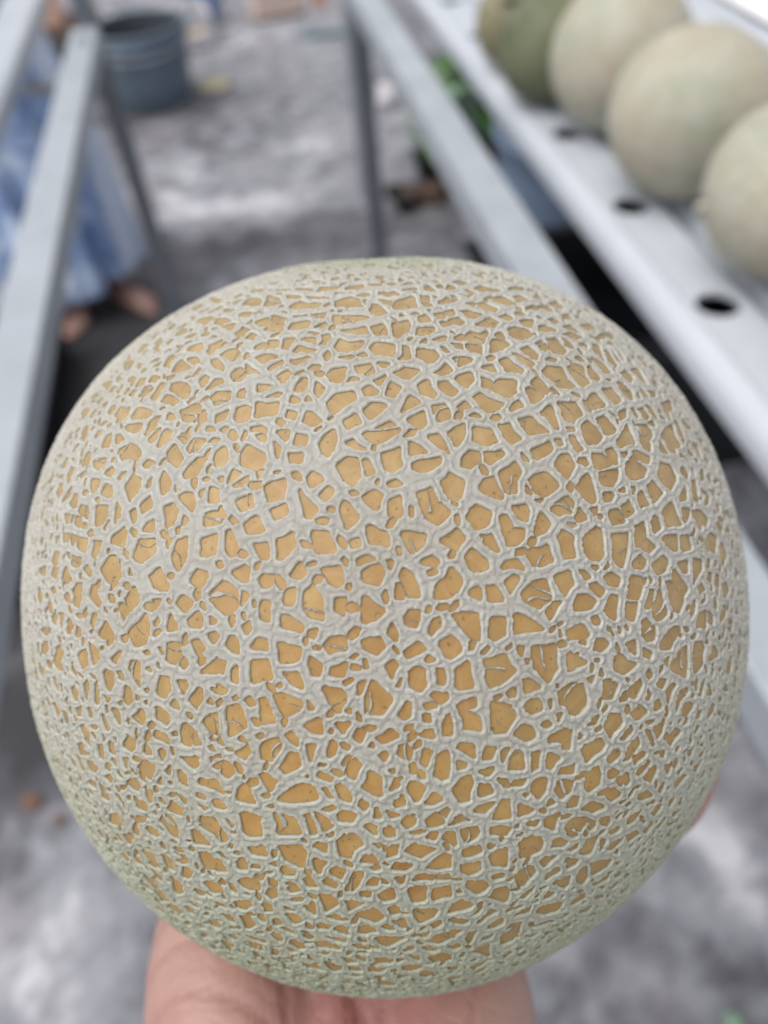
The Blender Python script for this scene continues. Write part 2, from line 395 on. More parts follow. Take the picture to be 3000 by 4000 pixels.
channel(.708, .768, HT, -.5, 2.9, .738, .60, 'white channel beyond the dark gap at the upper right corner', holes=False)
channel(-.45, -.362, HT - .0, -.5, 2.0, -.405, .60, 'white channel in the upper left corner above the blue dress', holes=False)
# support under the channels
def support():
    t = tag(empty('support_frame', (.55, 1.2, 0)), 'grey steel stand carrying the white channels on the right', 'stand')
    def part(name, c, s):
        bm = bmesh.new(); box(bm, (c[0] - .55, c[1] - 1.2, c[2]), s, .002); from_bm(name, bm, MAT['steel'], t)
    for y in (-.4, 2.8): part('crossbar', (.55, y, HT - .051), (.46, .04, .04))
    for y in (-.4, 2.8):
        for x in (.36, .76): part('leg', (x, y, (HT - .072) / 2), (.035, .035, HT - .072))
support()
t = tag(empty('support_frame', (-.40, .75, 0)), 'grey steel stand under the white channel at upper left', 'stand')
for y in (-.4, .1):
    bm = bmesh.new(); box(bm, (0, y - .75, HT - .051), (.14, .04, .04), .002); from_bm('crossbar', bm, MAT['steel'], t)
    bm = bmesh.new(); box(bm, (-.03, y - .75, (HT - .072) / 2), (.035, .035, HT - .072), .002); from_bm('leg', bm, MAT['steel'], t)
# white sheeting hanging beyond the channels
def sheet():
    ys = np.linspace(-.5, 4.5, 80); zs = np.linspace(0.0, 1.0, 20)
    Y, Z = np.meshgrid(ys, zs)
    X = .785 + 1.0 * Z
    V = np.stack([X.ravel(), Y.ravel(), (HT - .004 + .07 * Z + .006 * np.sin(Y * 9 + Z * 3) * Z + .004 * np.sin(Y * 23 + 5 * Z) * Z).ravel()], 1)
    i = np.arange(V.shape[0]).reshape(20, 80)
    Q = np.stack([i[:-1, :-1].ravel(), i[:-1, 1:].ravel(), i[1:, 1:].ravel(), i[1:, :-1].ravel()], 1)
    o = link('plastic_sheet', mesh_np('plastic_sheet', V, Q, MAT['white']))
    tag(o, 'bright white plastic sheet spread beyond the channels in the upper right corner', 'sheet')
    md = o.modifiers.new('thick', 'SOLIDIFY'); md.thickness = .002
sheet()

# ------------------------------------------------------------------ melons resting on the channels
def far_melon(x, y, r, mat, label, tilt, squash=1.0):
    U, Vn = 56, 36
    th = np.linspace(0, math.pi, Vn); ph = np.linspace(0, 2 * math.pi, U, endpoint=False)
    T, P = np.meshgrid(th, ph, indexing='ij')
    rr = r * (1 + .012 * np.sin(3 * P + tilt) * np.sin(T) + .01 * np.cos(2 * T)) - r * .035 * np.exp(-(T / .18) ** 2)
    V = np.stack([rr * np.sin(T) * np.cos(P), rr * np.sin(T) * np.sin(P), rr * np.cos(T) * squash], -1).reshape(-1, 3)
    i = np.arange(U * Vn).reshape(Vn, U); j = np.roll(i, -1, axis=1)
    Q = np.stack([i[:-1].ravel(), i[1:].ravel(), j[1:].ravel(), j[:-1].ravel()], 1)
    z = HT + math.sqrt(max(r * r - .006 ** 2, 0)) + .0008
    o = link('melon', mesh_np('melon', V, Q, mat), loc=(x, y, z), rot=(tilt, .5 * tilt, tilt * 2))
    tag(o, label, 'melon', 'netted melons in a row on the channels')
    bm = bmesh.new(); tube(bm, [(0, 0, r * .95), (0.001, 0, r * 1.02), (.003, 0, r * 1.08)], [.005, .0045, .005], 10)
    from_bm('stem', bm, MAT['leaf'] if mat is MAT['farg'] else MAT['far'], o, smooth=True)
far_melon(.432, .770, .0805, MAT['far'], 'large pale melon in full view at right, tan blush on its side', 2.3)
far_melon(.432, .950, .0815, MAT['far'], 'pale melon partly hidden behind the large one, cut by top edge', 1.2)
far_melon(.447, .598, .0760, MAT['far'], 'greenish melon cut off by the right edge, nearest the camera in the row', 2.9)
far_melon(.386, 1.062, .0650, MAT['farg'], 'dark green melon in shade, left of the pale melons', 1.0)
far_melon(.383, 1.195, .0560, MAT['fary'], 'small olive yellow melon at the far end of the row', 1.9)
far_melon(.452, .430, .0800, MAT['far'], 'pale melon just outside the right edge, first of the row', 0.7)

def leaf_mesh(l, wd, curl=.2, n=7):
    V, Q = [], []
    for i in range(n + 1):
        u = i / n; ww = wd * math.sin(math.pi * min(1, u * .93 + .04)) ** .8
        z = -curl * l * u * u
        V += [(-ww, u * l, z + .25 * ww), (0, u * l, z), (ww, u * l, z + .25 * ww)]
    for i in range(n):
        a = i * 3
        Q += [(a, a + 1, a + 4, a + 3), (a + 1, a + 2, a + 5, a + 4)]
    return np.array(V), np.array(Q)
LEAVES = {}
def plant(loc, h, n, lab, size=.09, mats=('leaf', 'leafp'), pot=None, spread=.5, seed=1):
    rr = random.Random(seed)
    t = tag(empty('potted_plant' if pot else 'leafy_plant', loc), lab, 'plant')
    if pot:
        bm = bmesh.new(); lathe(bm, [(pot * .75, 0), (pot, pot * 1.3), (pot * 1.06, pot * 1.3), (pot * 1.06, pot * 1.42), (pot * .93, pot * 1.42), (pot * .9, pot * 1.2)], 28, cap=False)
        from_bm('pot', bm, MAT['black'], t, smooth=True)
        bm = bmesh.new(); lathe(bm, [(pot * .9, pot * 1.15), (pot * .3, pot * 1.2)], 20); from_bm('soil', bm, MAT['soil'], t)
        bm = bmesh.new(); lathe(bm, [(pot * .74, .001), (pot * .74, .003)], 20); from_bm('base', bm, MAT['black'], t)
    z0 = pot * 1.15 if pot else 0
    bm = bmesh.new(); tube(bm, [(0, 0, z0), (.01, .01, z0 + h * .5), (0, .02, z0 + h)], [.006, .005, .003], 8); from_bm('stem', bm, MAT['leaf'], t, smooth=True)
    for k in range(n):
        m = mats[rr.random() < .35]; key = (m, k % 3, size)
        if key not in LEAVES:
            V, Q = leaf_mesh(size * (1 + .2 * (k % 3)), size * (.38 + .05 * (k % 3)), .25 + .12 * (k % 3)); LEAVES[key] = mesh_np('leaf', V, Q, MAT[m])
        o = link('leaf', LEAVES[key], parent=t, loc=(0, .02 * k / n, z0 + h * (.15 + .85 * k / n)), rot=(rr.uniform(-.2, .7) * spread * 2, rr.uniform(-.4, .4), rr.uniform(0, 6.28)))
plant((.395, 1.135, HT + .001), .18, 7, 'cut leafy vine lying on the channel beside the dark green melon', .055, ('leafp', 'leafp'), None, .3, 3)

# ------------------------------------------------------------------ things standing on the floor
def bucket(name, label, cat, loc, r0, r1, h, m, mi, handle=True, fill=None):
    t = tag(empty(name, loc), label, cat)
    bm = bmesh.new()
    lathe(bm, [(r0 * .96, .004), (r0, .012), (r0 + (r1 - r0) * .55, h * .55), (r1 * .985, h * .80), (r1 * 1.03, h * .81), (r1 * 1.03, h * .84), (r1, h * .845), (r1 * 1.0, h * .97), (r1 * 1.05, h * .975), (r1 * 1.05, h), (r1 * .99, h), (r1 * .97, h * .98)], 48, cap=False)
    from_bm('body', bm, m, t, smooth=True)
    bm = bmesh.new(); lathe(bm, [(r1 * .965, h * .98), (r0 * .93, .02)], 48, cap=False); bmesh.ops.reverse_faces(bm, faces=bm.faces); from_bm('inside', bm, mi, t, smooth=True)
    bm = bmesh.new(); lathe(bm, [(r0 * .96, .002), (r0 * .96, .012)], 48); from_bm('base', bm, m, t)
    if fill is not None:
        bm = bmesh.new(); lathe(bm, [(r1 * .93, h * fill), (r1 * .93, h * fill + .002)], 40); from_bm('filling', bm, MAT['water'], t)
    if handle:
        bm = bmesh.new(); pts = [(r1 * 1.04 * math.cos(a), -.02 - .10 * math.sin(a) * r1 / .19 - 0, h * .92 + -.05 * math.sin(a)) for a in np.linspace(0, math.pi, 13)]
        pts = [(r1 * 1.06 * math.cos(a), -r1 * 1.06 * math.sin(a), h * .90 - .06 * math.sin(a)) for a in np.linspace(0, math.pi, 15)]
        tube(bm, pts, .004, 8); from_bm('handle', bm, MAT['steel'], t, smooth=True)
    return t
bucket('bucket', 'big grey blue plastic bucket on the floor behind the left rail', 'bucket', (-.41, 4.12, 0), .175, .212, .315, MAT['bucket'], MAT['bucket_in'], fill=.5)
bucket('drum', 'blue grey plastic drum seen between right rail and white channel', 'drum', (.93, 2.32, 0), .20, .23, .42, MAT['drum'], MAT['drum'], False, .85)
def tub(label, x0, x1, y0, y1, h, fill):
    cx, cy = (x0 + x1) / 2, (y0 + y1) / 2; W, D = x1 - x0, y1 - y0; tk = .012
    t = tag(empty('water_tub', (cx, cy, 0)), label, 'tub')
    bm = bmesh.new()
    for c, s in (((-W / 2 + tk / 2, 0, h / 2), (tk, D, h)), ((W / 2 - tk / 2, 0, h / 2), (tk, D, h)), ((0, -D / 2 + tk / 2, h / 2), (W - 2 * tk, tk, h)), ((0, D / 2 - tk / 2, h / 2), (W - 2 * tk, tk, h)), ((0, 0, .008), (W - 2 * tk, D - 2 * tk, .012))):
        box(bm, c, s, .002)
    from_bm('body', bm, MAT['black'], t)
    bm = bmesh.new()
    for c, s in (((-W / 2 - .006, 0, h + .004), (.036, D + .04, .009)), ((W / 2 + .006, 0, h + .004), (.036, D + .04, .009)), ((0, -D / 2 - .003, h + .004), (W - .024, .032, .009)), ((0, D / 2 + .003, h + .004), (W - .024, .032, .009))): box(bm, c, s, .002)
    from_bm('rim', bm, MAT['black'], t)
    bm = bmesh.new(); box(bm, (0, 0, h * fill), (W - 2 * tk - .001, D - 2 * tk - .001, .002)); from_bm('water', bm, MAT['water'], t)
tub('black plastic water tub under the gap right of the right rail', .47, 1.02, 1.20, 1.74, .35, .5)
tub('black plastic water tub on the floor under the left rail', -1.02, -.64, 1.18, 2.12, .16, .5)

plant((.80, 2.80, 0), .34, 44, 'bright green potted plant between right rail and white channel', .14, ('leaf', 'leafp'), .10, .6, 5)
plant((.62, 2.90, 0), .24, 20, 'dark teal green plant in a pot left of the right rail', .08, ('leaf', 'leaf'), .06, .5, 8)
# brown offcut of wood and a small black pot on the floor
t = tag(empty('wood_offcut', (.545, 2.70, 0), -.25), 'dark brown offcut of wood lying beside the black tub', 'wood')
bm = bmesh.new(); box(bm, (0, 0, .028), (.15, .06, .056), .006); from_bm('block', bm, MAT['wood'], t)
bm = bmesh.new(); box(bm, (-.02, .06, .02), (.22, .04, .04), .004); from_bm('block', bm, MAT['soil'], t)
t = tag(empty('pot', (.47, 2.66, 0)), 'small black empty pot on the floor right of the right leg', 'pot')
bm = bmesh.new(); lathe(bm, [(.025, 0), (.035, .05), (.038, .05), (.038, .056), (.033, .056), (.024, .01)], 24); from_bm('cup', bm, MAT['black'], t, smooth=True)
t = tag(empty('plastic_bag', (.60, 3.62, 0)), 'small crumpled white bag on the floor right of the right leg', 'bag')
def crumple(name, s, m, parent, seed, sub=3, amp=.16, loc=None):
    bm = bmesh.new(); bmesh.ops.create_icosphere(bm, subdivisions=sub, radius=1.0); rr = random.Random(seed)
    ph = [(rr.uniform(1.5, 5), rr.uniform(1.5, 5), rr.uniform(1.5, 5), rr.uniform(0, 6)) for _ in range(6)]
    for v in bm.verts:
        n = sum(math.sin(a * v.co.x + b * v.co.y + c * v.co.z + d) for a, b, c, d in ph) / 6
        v.co = v.co * (1 + amp * n * 2)
        v.co = Vector((v.co.x * s[0], v.co.y * s[1], max(v.co.z, -.8) * s[2] + .8 * s[2]))
    return from_bm(name, bm, m, parent, loc, smooth=True)
crumple('wrap', (.045, .06, .05), MAT['bag'], t, 4)
# pale round plate, leaf litter
t = tag(empty('plate', (-.135, 4.16, 0)), 'pale yellow plate lying on the floor right of the bucket', 'plate')
bm = bmesh.new(); lathe(bm, [(.02, .001), (.055, .002), (.085, .012), (.086, .014), (.055, .006), (.001, .005)], 36, cap=False); from_bm('dish', bm, MAT['cream'], t, smooth=True)
def floor_leaf(px, py, s, m, lab, rz):
    V, Q = leaf_mesh(s, s * .42, -.15); p = at(px, py, .004)
    o = link('fallen_leaf', mesh_np('fallen_leaf', V + np.array([0, 0, .006]), Q, MAT[m]), loc=p, rot=(0.0, .0, rz)); md = o.modifiers.new('thick', 'SOLIDIFY'); md.thickness = .0006
    tag(o, lab, 'leaf')
floor_leaf(165, 3150, .036, 'autumn', 'dry orange brown leaf on the wet concrete at lower left', 1.1)
floor_leaf(255, 3185, .022, 'autumn', 'smaller orange leaf beside the orange leaf at lower left', 2.4)
floor_leaf(2900, 4040, .03, 'leafp', 'small pale green leaf on the floor at the lower right corner', .5)

# ------------------------------------------------------------------ clutter along the far side of the yard
def carton(name, lab, cat, loc, s, rz, m, flap=None, mark=None):
    t = tag(empty(name, loc, rz), lab, cat)
    bm = bmesh.new(); box(bm, (0, 0, s[2] / 2), s, .004); from_bm('body', bm, MAT[m], t)
    if flap:
        for sg in (-1, 1):
            bm = bmesh.new(); box(bm, (sg * s[0] * .62, 0, s[2] * 1.02), (s[0] * .3, s[1] * .96, .006), .001, Matrix.Rotation(sg * .5, 3, 'Y')); from_bm('flap', bm, MAT[flap], t)
    if mark:
        bm = bmesh.new(); box(bm, (0, -s[1] / 2 - .0015, s[2] * .05), (s[0] * 1.002, .003, s[2] * .09), .0005); from_bm('skirt', bm, MAT[mark], t)
    return t
carton('carton', 'pale pink cardboard box with a brown base at the top edge', 'box', (.265, 5.17, 0), (.27, .22, .19), .12, 'cardw', None, 'wood')
t = carton('feed_bag', 'white packet with an orange patch standing on a teal tray', 'packet', (.495, 4.72, .018), (.19, .12, .30), -.15, 'bag')
bm = bmesh.new(); box(bm, (-.03, -.0625, .17), (.06, .004, .09), .001); from_bm('patch', bm, MAT['orange'], t)
t = tag(empty('tray', (.50, 4.72, 0), -.15), 'teal plastic tray on the floor under the white packet', 'tray')
bm = bmesh.new(); box(bm, (.01, 0, .009), (.27, .18, .018), .004); from_bm('base', bm, MAT['teal'], t)
t = tag(empty('watering_can', (-.13, 5.22, 0), .4), 'blue plastic can on the floor at the top edge', 'can')
bm = bmesh.new(); lathe(bm, [(.07, 0), (.075, .01), (.07, .13), (.05, .15), (.045, .15)], 28); from_bm('body', bm, MAT['blue'], t, smooth=True)
bm = bmesh.new(); tube(bm, [(.06, 0, .05), (.13, 0, .12), (.17, 0, .17)], [.014, .010, .012], 12); from_bm('spout', bm, MAT['blue'], t, smooth=True)
bm = bmesh.new(); tube(bm, [(-.065, 0, .03), (-.12, 0, .07), (-.11, 0, .14), (-.04, 0, .155)], .008, 10); from_bm('handle', bm, MAT['blue'], t, smooth=True)
t = tag(empty('sponge', (-.22, 5.0, 0), .3), 'yellow block lying in front of the blue can', 'block')
bm = bmesh.new(); box(bm, (0, 0, .025), (.13, .08, .05), .008); from_bm('block', bm, MAT['yellow'], t)
# low bench with brick and boards, upper left
t = tag(empty('low_bench', (-.90, 4.35, 0), .06), 'low bench with a brown plank top in the upper left corner', 'bench')
bm = bmesh.new(); box(bm, (0, 0, .29), (.62, .30, .035), .004); from_bm('seat', bm, MAT['wood'], t)
bm = bmesh.new(); box(bm, (0, -.12, .15), (.56, .02, .22), .003); from_bm('front_board', bm, MAT['grey'], t)
for sx in (-.26, .26):
    for sy in (-.09, .11):
        bm = bmesh.new(); box(bm, (sx, sy, .136), (.045, .04, .272), .003); from_bm('leg', bm, MAT['wood'], t)
carton('carton', 'peach coloured box standing on the low bench in the upper left', 'box', (-.86, 4.35, .3085), (.24, .2, .16), .1, 'peach', None)
carton('carton', 'small pale box on the low bench beside the peach box', 'box', (-1.07, 4.34, .3085), (.12, .16, .10), -.1, 'cardw', None)
t = tag(empty('plastic_crate', (-.36, 4.86, 0), .1), 'low white crate on the floor behind the grey blue bucket', 'crate')
for i in range(2):
    for sy in (-.15, .15):
        bm = bmesh.new(); box(bm, (0, sy, .05 + i * .075), (.5, .012, .05), .003); from_bm('slat', bm, MAT['bag'], t)
    for sx in (-.25, .25):
        bm = bmesh.new(); box(bm, (sx, 0, .05 + i * .075), (.012, .286, .05), .003); from_bm('slat', bm, MAT['bag'], t)
for sx in (-.24, .24):
    for sy in (-.14, .14):
        bm = bmesh.new(); box(bm, (sx, sy, .08), (.03, .03, .16), .003); from_bm('corner_post', bm, MAT['bag'], t)
bm = bmesh.new(); box(bm, (0, 0, .012), (.47, .26, .014), .002); from_bm('base', bm, MAT['bag'], t)
plant((-.60, 4.02, 0), .30, 8, 'small green plant standing left of the grey blue bucket', .06, ('leaf', 'leaf'), .035, .4, 12)

# ------------------------------------------------------------------ the netted melon
RM = 80.0                                                   # mm
C_CAM = np.array([0.0, -22.55, -195.0])                     # camera space, mm
CW = CAM + RW @ (C_CAM / 1000.0)
N0 = -(RW @ C_CAM); N0 /= np.linalg.norm(N0)
E1 = RW @ np.array([1.0, 0, 0]); E1 -= N0 * (E1 @ N0); E1 /= np.linalg.norm(E1)
E2 = np.cross(N0, E1)
AX = RW @ np.array([-0.03, 0.96, 0.28]); AX /= np.linalg.norm(AX)   # stem axis, tipped towards the far side
def rfun(D):
    """body radius in mm for unit directions D (...,3): a globe with a flattened stem end"""
    u = D @ AX
    s2 = 4 * u * u * (1 - u * u)
    up = np.where(u > 0, 1.0, 0.15)
    e = D @ E1
    return RM * (1 + SQ * s2 * up + 0.006 * np.sin(3.1 * e + 1.0) + 0.004 * np.sin(5.3 * u + 2.1 * e) - 0.012 * np.exp(-((1 - u) / 0.006)))
SQ = 0.031
